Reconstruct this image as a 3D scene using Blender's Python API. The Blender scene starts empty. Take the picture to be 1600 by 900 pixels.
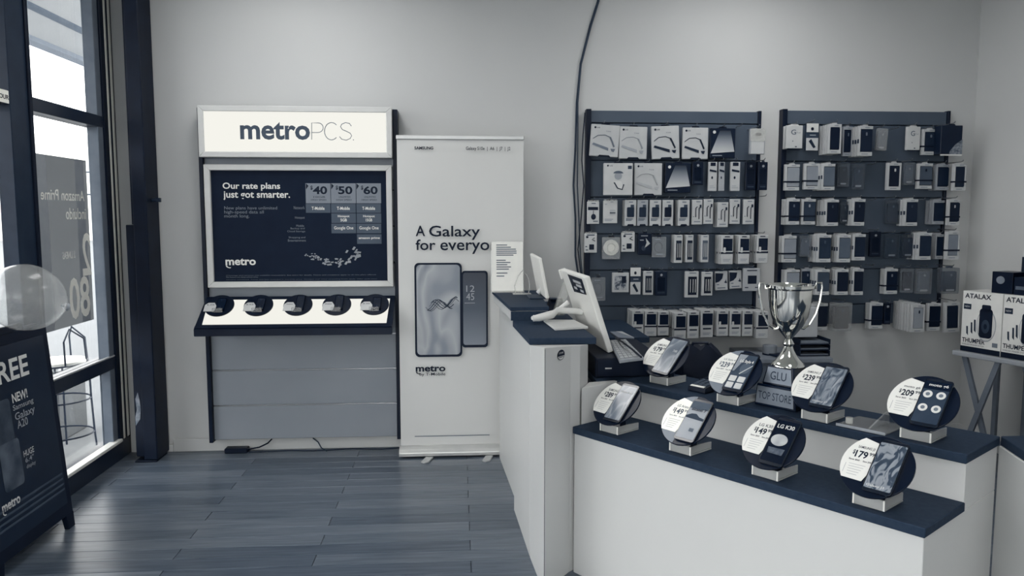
import bpy, bmesh, math, random
from mathutils import Vector, Matrix, Euler
random.seed(7)
PI = math.pi
scene = bpy.context.scene
COL = scene.collection

# ------------------------------------------------------------------ camera, world, exposure
CAM = Vector((0.0, -5.05, 1.54)); FPX = 1200.0
YAW = math.radians(4.05); PITCH = math.radians(5.43)
cd = bpy.data.cameras.new('camera'); cam = bpy.data.objects.new('camera', cd); COL.objects.link(cam)
cam.location = CAM; cam.rotation_euler = Euler((PI/2 - PITCH, 0, -YAW), 'XYZ')
cd.sensor_fit = 'HORIZONTAL'; cd.sensor_width = 36.0; cd.lens = 36.0*FPX/1600.0
cd.clip_start = 0.05; cd.clip_end = 400
scene.camera = cam
FW = Vector((math.sin(YAW)*math.cos(PITCH), math.cos(YAW)*math.cos(PITCH), -math.sin(PITCH)))
RT = Vector((math.cos(YAW), -math.sin(YAW), 0)); UP = RT.cross(FW)
def at(px, py, y=None, z=None, x=None):
    """real point on the plane y (or z, or x) = value that the survey of the photograph gives"""
    d = FW + RT*((px-800)/FPX) - UP*((py-450)/FPX)
    if y is not None: t = (y-CAM.y)/d.y
    elif z is not None: t = (z-CAM.z)/d.z
    else: t = (x-CAM.x)/d.x
    return CAM + d*t

scene.cycles.transparent_max_bounces = 24
scene.view_settings.view_transform = 'Standard'
scene.view_settings.look = 'None'
scene.view_settings.gamma = 1.0
scene.view_settings.use_curve_mapping = False
scene.view_settings.exposure = 0.0
world = bpy.data.worlds.new('daylight'); scene.world = world; world.use_nodes = True
bg = world.node_tree.nodes['Background']
bg.inputs['Color'].default_value = (1.0, .988, .965, 1); bg.inputs['Strength'].default_value = 6.0
LAMP_STRENGTH = 10.5

# ------------------------------------------------------------------ materials (two-tone print of the photograph: navy to cream)
STOPS = [(0,(4,13,27)),(20,(9,21,40)),(45,(26,39,57)),(80,(67,78,92)),(128,(121,128,138)),(170,(166,169,172)),(200,(199,200,199)),(243,(243,242,234)),(255,(250,249,243))]
def s2l(c): c /= 255.0; return c/12.92 if c <= .04045 else ((c+.055)/1.055)**2.4
def tone(v):
    for (a, ca), (b, cb) in zip(STOPS, STOPS[1:]):
        if v <= b:
            t = (v-a)/(b-a); return tuple(s2l(p+(q-p)*t) for p, q in zip(ca, cb)) + (1.0,)
    return tuple(s2l(p) for p in STOPS[-1][1]) + (1.0,)
def ntone(v): return (s2l(v-3), s2l(v), s2l(v+3), 1.0)
def plain(v, rough=.85, var=6, scale=2.0):
    """neutral weathered grey, for what lies in the bright daylight outside"""
    m, nt, out = newmat('weathered_grey_%d' % v)
    b = nt.nodes.new('ShaderNodeBsdfPrincipled'); nt.links.new(b.outputs[0], out.inputs[0]); b.inputs['Roughness'].default_value = rough; b.inputs['Specular IOR Level'].default_value = .15
    tc = nt.nodes.new('ShaderNodeTexCoord'); nz = nt.nodes.new('ShaderNodeTexNoise'); nz.inputs['Scale'].default_value = scale; nt.links.new(tc.outputs['Object'], nz.inputs['Vector'])
    r = nt.nodes.new('ShaderNodeValToRGB'); nt.links.new(nz.outputs[0], r.inputs[0]); r.color_ramp.elements[0].color = ntone(v-var); r.color_ramp.elements[1].color = ntone(v+var); nt.links.new(r.outputs[0], b.inputs['Base Color'])
    return m
MATS = {}
def newmat(name):
    m = bpy.data.materials.new(name); m.use_nodes = True
    nt = m.node_tree; nt.nodes.clear()
    out = nt.nodes.new('ShaderNodeOutputMaterial')
    return m, nt, out
def M(v, rough=.5, metal=0.0, spec=.18, var=6, scale=12.0, bump=0.0):
    """plain painted / printed / plastic surface of tone v with a little procedural mottling"""
    key = (v, rough, metal, spec, var, scale, bump)
    if key in MATS: return MATS[key]
    m, nt, out = newmat('surface_%d_%d' % (v, len(MATS)))
    b = nt.nodes.new('ShaderNodeBsdfPrincipled'); nt.links.new(b.outputs[0], out.inputs[0])
    tc = nt.nodes.new('ShaderNodeTexCoord'); nz = nt.nodes.new('ShaderNodeTexNoise'); nz.inputs['Scale'].default_value = scale; nz.inputs['Detail'].default_value = 3
    nt.links.new(tc.outputs['Object'], nz.inputs['Vector'])
    r = nt.nodes.new('ShaderNodeValToRGB'); nt.links.new(nz.outputs[0], r.inputs[0])
    r.color_ramp.elements[0].position = .3; r.color_ramp.elements[1].position = .7
    r.color_ramp.elements[0].color = tone(max(0, v-var)); r.color_ramp.elements[1].color = tone(min(255, v+var*.5))
    nt.links.new(r.outputs[0], b.inputs['Base Color'])
    b.inputs['Roughness'].default_value = rough; b.inputs['Metallic'].default_value = metal
    b.inputs['Specular IOR Level'].default_value = spec
    if bump:
        bp = nt.nodes.new('ShaderNodeBump'); bp.inputs['Strength'].default_value = bump; bp.inputs['Distance'].default_value = .01
        nt.links.new(nz.outputs[0], bp.inputs['Height']); nt.links.new(bp.outputs[0], b.inputs['Normal'])
    MATS[key] = m; return m
def glow(v, strength=1.0):
    key = ('glow', v, strength)
    if key in MATS: return MATS[key]
    m, nt, out = newmat('lit_panel_%d' % len(MATS))
    e = nt.nodes.new('ShaderNodeEmission'); e.inputs[0].default_value = tone(v); e.inputs[1].default_value = strength
    nt.links.new(e.outputs[0], out.inputs[0]); MATS[key] = m; return m
def clear(v=235, opacity=.12, rough=.05, ior=1.45, key0='clear'):
    """thin clear plastic or glass: see-through with a mirror sheen at grazing angles"""
    if key0 != 'glass': opacity = max(opacity, .28); rough = max(rough, .18)
    key = (key0, v, opacity, rough, ior)
    if key in MATS: return MATS[key]
    m, nt, out = newmat('clear_%d' % len(MATS))
    tr = nt.nodes.new('ShaderNodeBsdfTransparent'); tr.inputs[0].default_value = (.96, .97, .975, 1)
    df = nt.nodes.new('ShaderNodeBsdfDiffuse'); df.inputs[0].default_value = tone(v)
    gl = nt.nodes.new('ShaderNodeBsdfGlossy'); gl.inputs['Roughness'].default_value = rough
    m1 = nt.nodes.new('ShaderNodeMixShader'); m1.inputs[0].default_value = opacity
    m2 = nt.nodes.new('ShaderNodeMixShader'); lw = nt.nodes.new('ShaderNodeLayerWeight'); lw.inputs[0].default_value = .5
    pw_ = nt.nodes.new('ShaderNodeMath'); pw_.operation = 'POWER'; pw_.inputs[1].default_value = 4.0; nt.links.new(lw.outputs['Facing'], pw_.inputs[0])
    fr = nt.nodes.new('ShaderNodeMath'); fr.operation = 'MULTIPLY_ADD'; fr.inputs[1].default_value = .55; fr.inputs[2].default_value = .035; nt.links.new(pw_.outputs[0], fr.inputs[0])
    nt.links.new(tr.outputs[0], m1.inputs[1]); nt.links.new(df.outputs[0], m1.inputs[2])
    nt.links.new(fr.outputs[0], m2.inputs[0]); nt.links.new(m1.outputs[0], m2.inputs[1]); nt.links.new(gl.outputs[0], m2.inputs[2])
    nt.links.new(m2.outputs[0], out.inputs[0]); MATS[key] = m; return m
def picture(name, stops, kind='noise', scale=6.0, rough=.2, dist=1.5, rot=0.0):
    """flat print or phone screen: a procedural picture from noise / gradient through a tone ramp"""
    m, nt, out = newmat(name)
    b = nt.nodes.new('ShaderNodeBsdfPrincipled'); nt.links.new(b.outputs[0], out.inputs[0]); b.inputs['Roughness'].default_value = rough
    tc = nt.nodes.new('ShaderNodeTexCoord'); mp = nt.nodes.new('ShaderNodeMapping'); nt.links.new(tc.outputs['Generated'], mp.inputs[0])
    mp.inputs['Rotation'].default_value = (0, rot, 0)
    if kind == 'noise':
        t = nt.nodes.new('ShaderNodeTexNoise'); t.inputs['Scale'].default_value = scale; t.inputs['Distortion'].default_value = dist; t.inputs['Detail'].default_value = 1.5
        nt.links.new(mp.outputs[0], t.inputs['Vector']); o = t.outputs[0]
    elif kind == 'wave':
        t = nt.nodes.new('ShaderNodeTexWave'); t.inputs['Scale'].default_value = scale; t.inputs['Distortion'].default_value = dist; t.inputs['Detail'].default_value = 1
        nt.links.new(mp.outputs[0], t.inputs['Vector']); o = t.outputs[0]
    else:
        s = nt.nodes.new('ShaderNodeSeparateXYZ'); nt.links.new(mp.outputs[0], s.inputs[0]); o = s.outputs['Z']
    r = nt.nodes.new('ShaderNodeValToRGB'); nt.links.new(o, r.inputs[0])
    els = r.color_ramp.elements
    while len(els) < len(stops): els.new(.5)
    for e, (p, v) in zip(els, stops): e.position = p; e.color = tone(v)
    nt.links.new(r.outputs[0], b.inputs['Base Color']); return m
def wood_floor(k):
    m, nt, out = newmat('laminate_plank_%d' % k)
    b = nt.nodes.new('ShaderNodeBsdfPrincipled'); nt.links.new(b.outputs[0], out.inputs[0])
    tc = nt.nodes.new('ShaderNodeTexCoord'); mp = nt.nodes.new('ShaderNodeMapping'); nt.links.new(tc.outputs['Object'], mp.inputs[0])
    mp.inputs['Scale'].default_value = (1.6, 22, 1); mp.inputs['Location'].default_value = (k*3.7, k*1.3, 0)
    nz = nt.nodes.new('ShaderNodeTexNoise'); nz.inputs['Scale'].default_value = 2.2; nz.inputs['Detail'].default_value = 6; nz.inputs['Distortion'].default_value = .6
    nt.links.new(mp.outputs[0], nz.inputs['Vector'])
    r = nt.nodes.new('ShaderNodeValToRGB'); nt.links.new(nz.outputs[0], r.inputs[0])
    base = (94, 104, 86, 98)[k % 4]
    r.color_ramp.elements[0].position = .32; r.color_ramp.elements[1].position = .68
    r.color_ramp.elements[0].color = tone(base-16); r.color_ramp.elements[1].color = tone(base+10)
    nt.links.new(r.outputs[0], b.inputs['Base Color'])
    b.inputs['Roughness'].default_value = .30; b.inputs['Specular IOR Level'].default_value = .55
    bp = nt.nodes.new('ShaderNodeBump'); bp.inputs['Strength'].default_value = .08; bp.inputs['Distance'].default_value = .004
    nt.links.new(nz.outputs[0], bp.inputs['Height']); nt.links.new(bp.outputs[0], b.inputs['Normal'])
    return m
def wall_paint(v, rough=.85):
    return M(v, rough=rough, var=3, scale=1.3, spec=.3, bump=.02)

WHITE_LAM = M(194, rough=.36, var=2, scale=2, spec=.3)
SLAB = M(58, rough=.55, var=4, scale=60, spec=.03)
BLACK = M(16, rough=.45, var=3)
BLACKGLOSS = M(12, rough=.14, var=2, spec=.5)
INK = M(22, rough=.6, var=2)
PAPER = M(232, rough=.6, var=2)
CHROME = M(225, rough=.08, metal=1.0, var=4, scale=4)
STEEL = M(190, rough=.3, metal=1.0, var=8)
ALU = M(200, rough=.38, metal=.85, var=4)
ACRYL = clear(192, .44, .04)
GLASS = clear(235, .02, .01, key0='glass')

# ------------------------------------------------------------------ mesh helpers
def base_of(o):
    L = Vector((0, 0, 0))
    while o is not None: L = L+o.location; o = o.parent
    return L
class MB:
    def __init__(s): s.v = []; s.f = []
    def add(s, vs, fs):
        n = len(s.v); s.v += [tuple(p) for p in vs]; s.f += [tuple(i+n for i in q) for q in fs]; return s
    def box(s, x0, x1, y0, y1, z0, z1):
        return s.add([(x0,y0,z0),(x1,y0,z0),(x1,y1,z0),(x0,y1,z0),(x0,y0,z1),(x1,y0,z1),(x1,y1,z1),(x0,y1,z1)],
                     [(0,3,2,1),(4,5,6,7),(0,1,5,4),(1,2,6,5),(2,3,7,6),(3,0,4,7)])
    def prism(s, pts, a, b, plane='xz'):
        """polygon pts extruded from a to b along the axis left over"""
        def mk(p, t):
            return (p[0], t, p[1]) if plane == 'xz' else ((p[0], p[1], t) if plane == 'xy' else (t, p[0], p[1]))
        n = len(pts)
        vs = [mk(p, a) for p in pts] + [mk(p, b) for p in pts]
        fs = [tuple(range(n))[::-1], tuple(range(n, 2*n))] + [(i, (i+1) % n, n+(i+1) % n, n+i) for i in range(n)]
        return s.add(vs, fs)
    def loft(s, rings, caps=True):
        n = len(rings[0]); vs = [p for r in rings for p in r]; fs = []
        for k in range(len(rings)-1):
            for i in range(n): fs.append((k*n+i, k*n+(i+1) % n, (k+1)*n+(i+1) % n, (k+1)*n+i))
        if caps: fs += [tuple(range(n))[::-1], tuple(range((len(rings)-1)*n, len(rings)*n))]
        return s.add(vs, fs)
    def lathe(s, prof, n=24, c=(0,0,0)):
        rings = [[(c[0]+r*math.cos(2*PI*i/n), c[1]+r*math.sin(2*PI*i/n), c[2]+z) for i in range(n)] for r, z in prof]
        return s.loft(rings)
    def cyl(s, c, r, h, axis='z', n=20, r2=None):
        r2 = r if r2 is None else r2; rings = []
        for t, rr in ((0, r), (h, r2)):
            ring = []
            for i in range(n):
                a = 2*PI*i/n; u, w = rr*math.cos(a), rr*math.sin(a)
                ring.append({'z': (c[0]+u, c[1]+w, c[2]+t), 'y': (c[0]+u, c[1]+t, c[2]+w), 'x': (c[0]+t, c[1]+u, c[2]+w)}[axis])
            rings.append(ring)
        return s.loft(rings)
    def tube(s, pts, r, n=8, closed=False):
        pts = [Vector(p) for p in pts]; rings = []; N = len(pts); prev = None
        for i, p in enumerate(pts):
            if closed: t = pts[(i+1) % N]-pts[i-1]
            else: t = pts[min(i+1, N-1)]-pts[max(i-1, 0)]
            t.normalize()
            if prev is None: u = t.orthogonal().normalized()
            else:
                u = prev-t*prev.dot(t)
                u = u.normalized() if u.length > 1e-6 else t.orthogonal().normalized()
            prev = u; w = t.cross(u)
            rings.append([p+u*(r*math.cos(2*PI*k/n))+w*(r*math.sin(2*PI*k/n)) for k in range(n)])
        if closed: rings.append(rings[0])
        return s.loft(rings, caps=not closed)
    def build(s, name, mat, parent=None, bevel=0.0, smooth=False, world=False, seg=1, matrix=None):
        me = bpy.data.meshes.new(name)
        vs = s.v
        if world and parent is not None:
            L = base_of(parent); vs = [(p[0]-L.x, p[1]-L.y, p[2]-L.z) for p in vs]
        me.from_pydata(vs, [], s.f); me.validate()
        bm = bmesh.new(); bm.from_mesh(me)
        bmesh.ops.recalc_face_normals(bm, faces=bm.faces)
        if bevel > 0:
            es = [e for e in bm.edges if len(e.link_faces) == 2 and e.calc_face_angle(0) > .5]
            bmesh.ops.bevel(bm, geom=es, offset=bevel, segments=seg, affect='EDGES', profile=.6, clamp_overlap=True)
        if smooth:
            for f in bm.faces: f.smooth = True
        bm.to_mesh(me); bm.free()
        if smooth: 
            try: me.set_sharp_from_angle(angle=math.radians(38))
            except Exception: pass
        me.materials.append(mat)
        o = bpy.data.objects.new(name, me); COL.objects.link(o)
        if parent is not None: o.parent = parent
        if matrix is not None: o.matrix_local = matrix
        return o
def rrect(x0, x1, z0, z1, r, seg=4):
    pts = []
    for cx, cz, a0 in ((x1-r, z0+r, -PI/2), (x1-r, z1-r, 0), (x0+r, z1-r, PI/2), (x0+r, z0+r, PI)):
        for k in range(seg+1):
            a = a0+PI/2*k/seg; pts.append((cx+r*math.cos(a), cz+r*math.sin(a)))
    return pts
def ell(cx, cz, rx, rz, n=24, a0=0, a1=2*PI):
    full = abs(a1-a0-2*PI) < 1e-6
    return [(cx+rx*math.cos(a0+(a1-a0)*k/(n if full else n-1)), cz+rz*math.sin(a0+(a1-a0)*k/(n if full else n-1))) for k in range(n)]
def tag(o, label=None, cat=None, group=None, kind=None):
    if label: o['label'] = label
    if cat: o['category'] = cat
    if group: o['group'] = group
    if kind: o['kind'] = kind
    return o
def thing(name, label, cat, loc=(0,0,0), rz=0.0, group=None, rot=None):
    o = bpy.data.objects.new(name, None); COL.objects.link(o); o.empty_display_size = .05
    o.location = loc; o.rotation_euler = rot if rot else (0, 0, rz)
    return tag(o, label, cat, group)
def struct(o): o['kind'] = 'structure'; return o
def sbox(name, b, mat, parent=None, bevel=0.0):
    o = MB().box(*b).build(name, mat, parent, bevel)
    if parent is None: struct(o)
    return o

# lettering: the built-in font turned into flat meshes, fitted into a box
TXT = {}
def text_mesh(s, bold):
    if (s, bold) in TXT: return TXT[(s, bold)]
    cu = bpy.data.curves.new('lettering', 'FONT'); cu.body = s; cu.size = 1.0; cu.offset = bold; cu.resolution_u = 3; cu.fill_mode = 'FRONT'
    o = bpy.data.objects.new('lettering', cu); COL.objects.link(o)
    bpy.context.view_layer.update()
    dg = bpy.context.evaluated_depsgraph_get()
    me = bpy.data.meshes.new_from_object(o.evaluated_get(dg))
    vs = [(v.co.x, v.co.y) for v in me.vertices]; fs = [tuple(p.vertices) for p in me.polygons]
    bpy.data.objects.remove(o); bpy.data.curves.remove(cu); bpy.data.meshes.remove(me)
    x0 = min(v[0] for v in vs); x1 = max(v[0] for v in vs); y0 = min(v[1] for v in vs); y1 = max(v[1] for v in vs)
    vs = [((x-x0)/(x1-x0), (y-y0)/(y1-y0)) for x, y in vs]
    TXT[(s, bold)] = (vs, fs, (x1-x0)/(y1-y0)); return TXT[(s, bold)]
def text_into(mb, s, x0, x1, z0, z1, y, bold=0.0, flip=False, slant=0.0):
    vs, fs, _ = text_mesh(s, bold)
    if flip: out = [(x1-(x1-x0)*u+slant*v, y, z0+(z1-z0)*v) for u, v in vs]
    else: out = [(x0+(x1-x0)*u+slant*v, y, z0+(z1-z0)*v) for u, v in vs]
    mb.add(out, fs); return mb
def flatbuild(mb, name, mat, parent, world=False, matrix=None):
    """lettering meshes stay as they are (flat print)"""
    me = bpy.data.meshes.new(name); L = base_of(parent) if (world and parent) else Vector((0,0,0))
    me.from_pydata([(p[0]-L.x, p[1]-L.y, p[2]-L.z) for p in mb.v], [], mb.f); me.materials.append(mat)
    o = bpy.data.objects.new(name, me); COL.objects.link(o); o.parent = parent
    if matrix is not None: o.matrix_local = matrix
    return o
def text(parent, name, s, mat, x0, x1, z0, z1, y, bold=0.0, flip=False, world=False, matrix=None, slant=0.0):
    return flatbuild(text_into(MB(), s, x0, x1, z0, z1, y, bold, flip, slant), name, mat, parent, world, matrix)
def ptext(parent, name, s, mat, px0, px1, py0, py1, y, bold=0.0):
    """lettering on a sheet facing the room, given by its corners in the survey"""
    a = at(px0, py1, y=y); b = at(px1, py0, y=y)
    return text(parent, name, s, mat, a.x, b.x, a.z, b.z, y, bold, world=True)
def copy_tree(o, parent=None):
    c = o.copy(); COL.objects.link(c); c.parent = parent
    for ch in o.children: copy_tree(ch, c)
    return c

# ================================================================== SETTING
RX = 3.50; LX = -2.15; H = 3.2; FY = -7.6
floor = sbox('floor', (LX-.05, RX+.05, FY-.05, .05, -.08, -.012), M(40, rough=.7))
PL = [wood_floor(k) for k in range(4)]
RW = .1107; r = 0; y = .03; npl = 0
plank_mesh = {}
while y > -3.6:
    js = [-3.33, -2.0, -.65, .70, 2.05, 3.4, 4.7] if r % 2 else [-2.62, -1.285, .05, 1.38, 2.7, 4.0]
    for a, b in zip(js, js[1:]):
        a2, b2 = max(a, LX+.002), min(b, RX-.002)
        if b2-a2 < .03 or a2 > 1.9: continue
        jj = (hash((r*13+npl*7)) % 9-4)*.0006
        o = MB().box(a2+.0014, b2-.0014, y-RW+.0010, y-.0010, -.012, 0.0).build('plank', PL[(r*3+npl*5+(npl//3)) % 4], floor, bevel=.0011)
        npl += 1
    y -= RW; r += 1
sbox('plank_field', (LX-.05, RX+.05, FY, y, -.02, 0), PL[1], floor)
sbox('plank_field', (1.9, RX, y, .03, -.0125, -.001), PL[2], floor)
WALLP = wall_paint(188)
sbox('wall_back', (LX-.15, RX+.15, 0, .15, 0, H), WALLP)
sbox('wall_right', (RX, RX+.15, FY, 0, 0, H), WALLP)
sbox('wall_front', (LX-.15, RX+.15, FY-.15, FY, 0, .35), WALLP)
wf = bpy.data.objects['wall_front']
for k, b_ in enumerate(((LX-.15, RX+.15, FY-.15, FY, 2.95, H), (LX-.15, LX+.4, FY-.15, FY, .35, 2.95), (1.2, RX+.15, FY-.15, FY, .35, 2.95))): sbox('wall_section', b_, WALLP, wf)
w2 = thing('fill_window', 'unseen shop window behind the viewer, added for front light', 'window', (.8, FY, .35)); w2['kind'] = 'structure'  # window added in the unseen wall to bring in front light
for xx in (LX+.4, -.3, 1.14): MB().box(xx, xx+.06, FY-.1, FY-.02, .35, 2.95).build('mullion', M(34, rough=.4), w2, .002, world=True)
for xx, xe in ((LX+.46, -.3), (-.24, 1.14)): MB().box(xx, xe, FY-.064, FY-.056, .35, 2.95).build('pane', GLASS, w2, 0, world=True)
sbox('pavement_front', (LX-.11, 60, -60, FY-.16, -.10, -.03), plain(112)); tag(bpy.data.objects['pavement_front'], 'pavement outside the added window behind the viewer', 'pavement')
sbox('ceiling', (LX-.15, RX+.15, FY-.15, .15, H, H+.1), wall_paint(245))
bb = struct(MB().box(-1.90, -1.86+.0, -.012, 0, 0, .05).box(-1.86, RX, -.014, 0, 0, .085).build('baseboard_back', WALLP, None, .003))
sbox('baseboard_right', (RX-.014, RX, FY, 0, 0, .085), WALLP)

# ------------------------------------------------------------------ storefront window wall on the left
DARKALU = M(34, rough=.35, var=5, spec=.5)
win = thing('window_1', 'dark aluminium storefront glazing along the left side', 'window', (LX, 0, 0)); win['kind'] = 'structure'
def wpart(name, b, mat=DARKALU, bevel=.003): return MB().box(*b).build(name, mat, win, bevel, world=True)
wpart('header', (LX-.11, LX+.0, FY, -.0, 2.98, H))
wpart('sill_rail', (LX-.10, LX+.02, FY, -.0, 0, .115))
wpart('lit_sill_cap', (LX-.02, LX+.035, FY, -.15, .116, .135), M(215, rough=.4))  # daylight on the sill put into its pale colour
wpart('transom', (LX-.09, LX+.012, FY, -.0, 2.065, 2.135))
wpart('lower_rail', (LX-.09, LX+.012, FY, -.0, .585, .66))
wpart('rail_edge', (LX-.005, LX+.014, FY, -.15, .662, .672), M(170, rough=.4))
ys = [-.965, -2.30, -3.6, -4.9, -6.2]
for k, yy in enumerate(ys):
    wpart('mullion', (LX-.056, LX+.02, yy-.185, yy, .115, 2.98), M(46, rough=.4))
    wpart('glazing_bead', (LX-.03, LX+.03, yy-.03, yy-.001, .66, 2.98), M(18, rough=.5))
wpart('stile', (LX-.056, LX+.010, -.225, -.160, .115, 2.98), M(104, rough=.4))
wpart('stile', (LX-.056, LX+.020, -.159, -.104, .115, 2.98), M(20))
wpart('lit_bead', (LX-.01, LX+.022, -.103, -.080, .12, 2.98), M(228, rough=.35))  # lit aluminium edge, its brightness put into the pale colour
wpart('stile', (LX-.056, LX+.020, -.079, -.048, .115, 2.98), M(24))
wpart('lit_bead', (LX-.01, LX+.022, -.047, -.018, .12, 2.98), M(228, rough=.35))
wpart('stile', (LX-.056, LX+.020, -.017, -.0, .0, 2.98), M(24))
edges = [-.225]+ys
for k in range(len(ys)):
    a = ys[k]; b = edges[k] if k == 0 else ys[k-1]-.185
    for z0, z1 in ((.115, .585), (.66, 2.065), (2.135, 2.98)):
        wpart('pane', (LX-.052, LX-.044, a, b, z0, z1), GLASS, 0)
a = FY; b = ys[-1]-.185
for z0, z1 in ((.115, .585), (.66, 2.065), (2.135, 2.98)): wpart('pane', (LX-.052, LX-.044, a, b, z0, z1), GLASS, 0)

# security-shutter post in the corner
post = thing('shutter_post', 'dark scuffed steel shutter post in the corner beside the window', 'post', (-1.98, -.14, 0))
PM = M(20, rough=.55, var=10, scale=9)
MB().box(-1.965, -1.882, -.22, -.02, .012, H-.01).build('main_tube', PM, post, .006, world=True)
MB().box(-2.018, -1.967, -.20, -.03, .03, 1.48).build('guide_channel', PM, post, .004, world=True)
MB().box(-1.985, -1.967, -.19, -.04, 1.482, H-.01).build('cover_strip', M(26, rough=.5), post, .003, world=True)
MB().box(-2.02, -1.885, -.225, -.05, 0, .011).build('base_plate', PM, post, .003, world=True)
MB().cyl((-1.8815, -.13, 1.63), .012, .03, 'x').box(-1.853, -1.83, -.14, -.115, 1.62, 1.645).build('latch', M(45, rough=.5), post, .002, world=True)
MB().prism([(-2.012,.23),(-1.985,.27),(-1.978,.33),(-1.982,.39),(-1.992,.44),(-2.008,.40),(-2.002,.33),(-2.014,.28)], -.2015, -.2005).build('worn_patch', M(120, rough=.8, var=25, scale=40), post, world=True)

# ------------------------------------------------------------------ outside
PAVE = plain(118)
o = sbox('pavement', (-60, LX-.11, -30, 60, -.10, -.03), PAVE); tag(o, 'pale concrete pavement outside the window', 'pavement')
can = thing('canopy', 'grey flat canopy over the pavement outside', 'canopy', (-2.9, 0, 2.95)); 
MB().box(-3.43, LX-.115, -12, 14, 2.99, 3.12).build('soffit', plain(150), can, world=True)
MB().box(-3.55, -3.43, -12, 14, 2.95, 3.3).build('fascia', M(120, rough=.7), can, world=True)
MB().box(-2.98, -2.9, -12, 14, 2.975, 2.99).build('seam_strip', M(90, rough=.7), can, world=True)
for k, (zz, lab) in enumerate(((2.56, 'upper thin overhead cable outside the window'), (2.035, 'lower thin overhead cable outside the window'))):
    o = MB().tube([(-30, 14, zz), (-15, 14, zz-.02), (-4, 14, zz)], .018, 6).build('overhead_cable', M(60), None); tag(o, lab, 'cable', 'overhead cables')
hz = MB()
for k in range(40):
    x = -60+k*1.6; hz.box(x, x+1.6, 44+random.random(), 46, 5.4, 5.75+random.random()*.3)
o = hz.build('far_parapet', M(235, rough=.9), None); tag(o, 'pale far roof line across the street', 'roof line')
MB().box(-60, 4, 44.2, 45.8, -.05, 5.41).build('facade', M(250, rough=.9), o)

# wire bistro stool outside
st = thing('wire_stool', 'thin wire stool with flat seat on the pavement outside', 'stool', (-2.62, .12, -.03))
WR = M(40, rough=.5)
def ring(r, z, n=24, sq=1.0): return [(r*math.cos(2*PI*k/n), r*sq*math.sin(2*PI*k/n), z) for k in range(n)]
MB().tube(ring(.19, .13), .006, 6, True).build('foot_ring', WR, st, smooth=True)
MB().tube(ring(.18, .36), .006, 6, True).build('middle_ring', WR, st, smooth=True)
MB().tube(ring(.175, .60), .006, 6, True).build('seat_ring', WR, st, smooth=True)
MB().cyl((0, 0, .605), .17, .018, n=32).build('seat', M(225, rough=.5), st, .003)
for a in (20, 110, 200, 290):
    c, s_ = math.cos(math.radians(a)), math.sin(math.radians(a))
    MB().tube([(.20*c, .20*s_, 0), (.19*c, .19*s_, .13), (.18*c, .18*s_, .36), (.175*c, .175*s_, .60)], .007, 6).build('leg', WR, st, smooth=True)
for a in (-50, 30):
    c, s_ = math.cos(math.radians(a)), math.sin(math.radians(a)); d2 = math.cos(math.radians(a+60)), math.sin(math.radians(a+60))
    MB().tube([(.17*c, .17*s_, .60), (.16*c, .16*s_, .76), (.12*(c+d2[0])/2, .12*(s_+d2[1])/2, .83), (.16*d2[0], .16*d2[1], .76), (.17*d2[0], .17*d2[1], .60)], .006, 6).build('back_hoop', WR, st, smooth=True)
pl = thing('planter_box', 'low pale box on the pavement behind the wire stool', 'box', (-2.95, .55, -.03))
MB().box(-.2, .2, -.2, .2, 0, .5).build('body', plain(84), pl, .01); MB().box(-.22, .22, -.22, .22, .5, .53)  .build('lid', plain(170), pl, .006)

# ------------------------------------------------------------------ poster on the glass, mirrored from inside
wp = thing('window_poster', 'grey poster on the window glass with mirrored Amazon Prime lettering', 'poster', (LX-.036, -.59, .915), PI/2)
def backlit(v, share=.55):
    m, nt, out = newmat('backlit_sheet_%d' % v)
    a_ = nt.nodes.new('ShaderNodeBsdfDiffuse'); b_ = nt.nodes.new('ShaderNodeBsdfTranslucent'); mx_ = nt.nodes.new('ShaderNodeMixShader'); mx_.inputs[0].default_value = share
    tc = nt.nodes.new('ShaderNodeTexCoord'); nz = nt.nodes.new('ShaderNodeTexNoise'); nz.inputs['Scale'].default_value = 3; nt.links.new(tc.outputs['Object'], nz.inputs['Vector'])
    rp = nt.nodes.new('ShaderNodeValToRGB'); rp.color_ramp.elements[0].color = ntone(v-6); rp.color_ramp.elements[1].color = ntone(v+4); nt.links.new(nz.outputs[0], rp.inputs[0])
    for q in (a_, b_): nt.links.new(rp.outputs[0], q.inputs[0])
    nt.links.new(a_.outputs[0], mx_.inputs[1]); nt.links.new(b_.outputs[0], mx_.inputs[2]); nt.links.new(mx_.outputs[0], out.inputs[0]); return m
WPM = backlit(96)
flatbuild(MB().add([(-.29, 0, 0), (.29, 0, 0), (.29, 0, .945), (-.29, 0, .945)], [(0, 1, 2, 3)]), 'sheet', WPM, wp)
flatbuild(MB().add([(-.29, -.001, 0), (-.16, -.001, 0), (-.16, -.001, .945), (-.29, -.001, .945)], [(0, 1, 2, 3)]), 'side_band', M(150), wp)
flatbuild(MB().add([(.15, -.001, 0), (.25, -.001, 0), (.25, -.001, .945), (.15, -.001, .945)], [(0, 1, 2, 3)]), 'side_band', M(140), wp)
lt = M(230)
text(wp, 'lettering', 'Amazon Prime', lt, -.23, .245, .705, .765, -.002, .01, True)
text(wp, 'lettering', 'incluido', lt, .02, .25, .60, .665, -.002, .01, True)
text(wp, 'lettering', '2', lt, .18, .29, .27, .52, -.002, .015, True)
text(wp, 'lettering', '80', lt, .01, .25, .03, .27, -.002, .02, True)
text(wp, 'lettering', '2 LINEAS', lt, -.04, .10, .38, .42, -.002, .01, True)

hs = thing('hours_sign', 'small white hours sticker on the window transom', 'sign', (LX+.0135, -1.17, 2.075), PI/2)
MB().box(-.10, .045, -.002, 0, -.005, .055).build('card', PAPER, hs); text(hs, 'lettering', 'HOURS', INK, -.085, .035, .012, .034, -.0026, .02)

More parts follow.
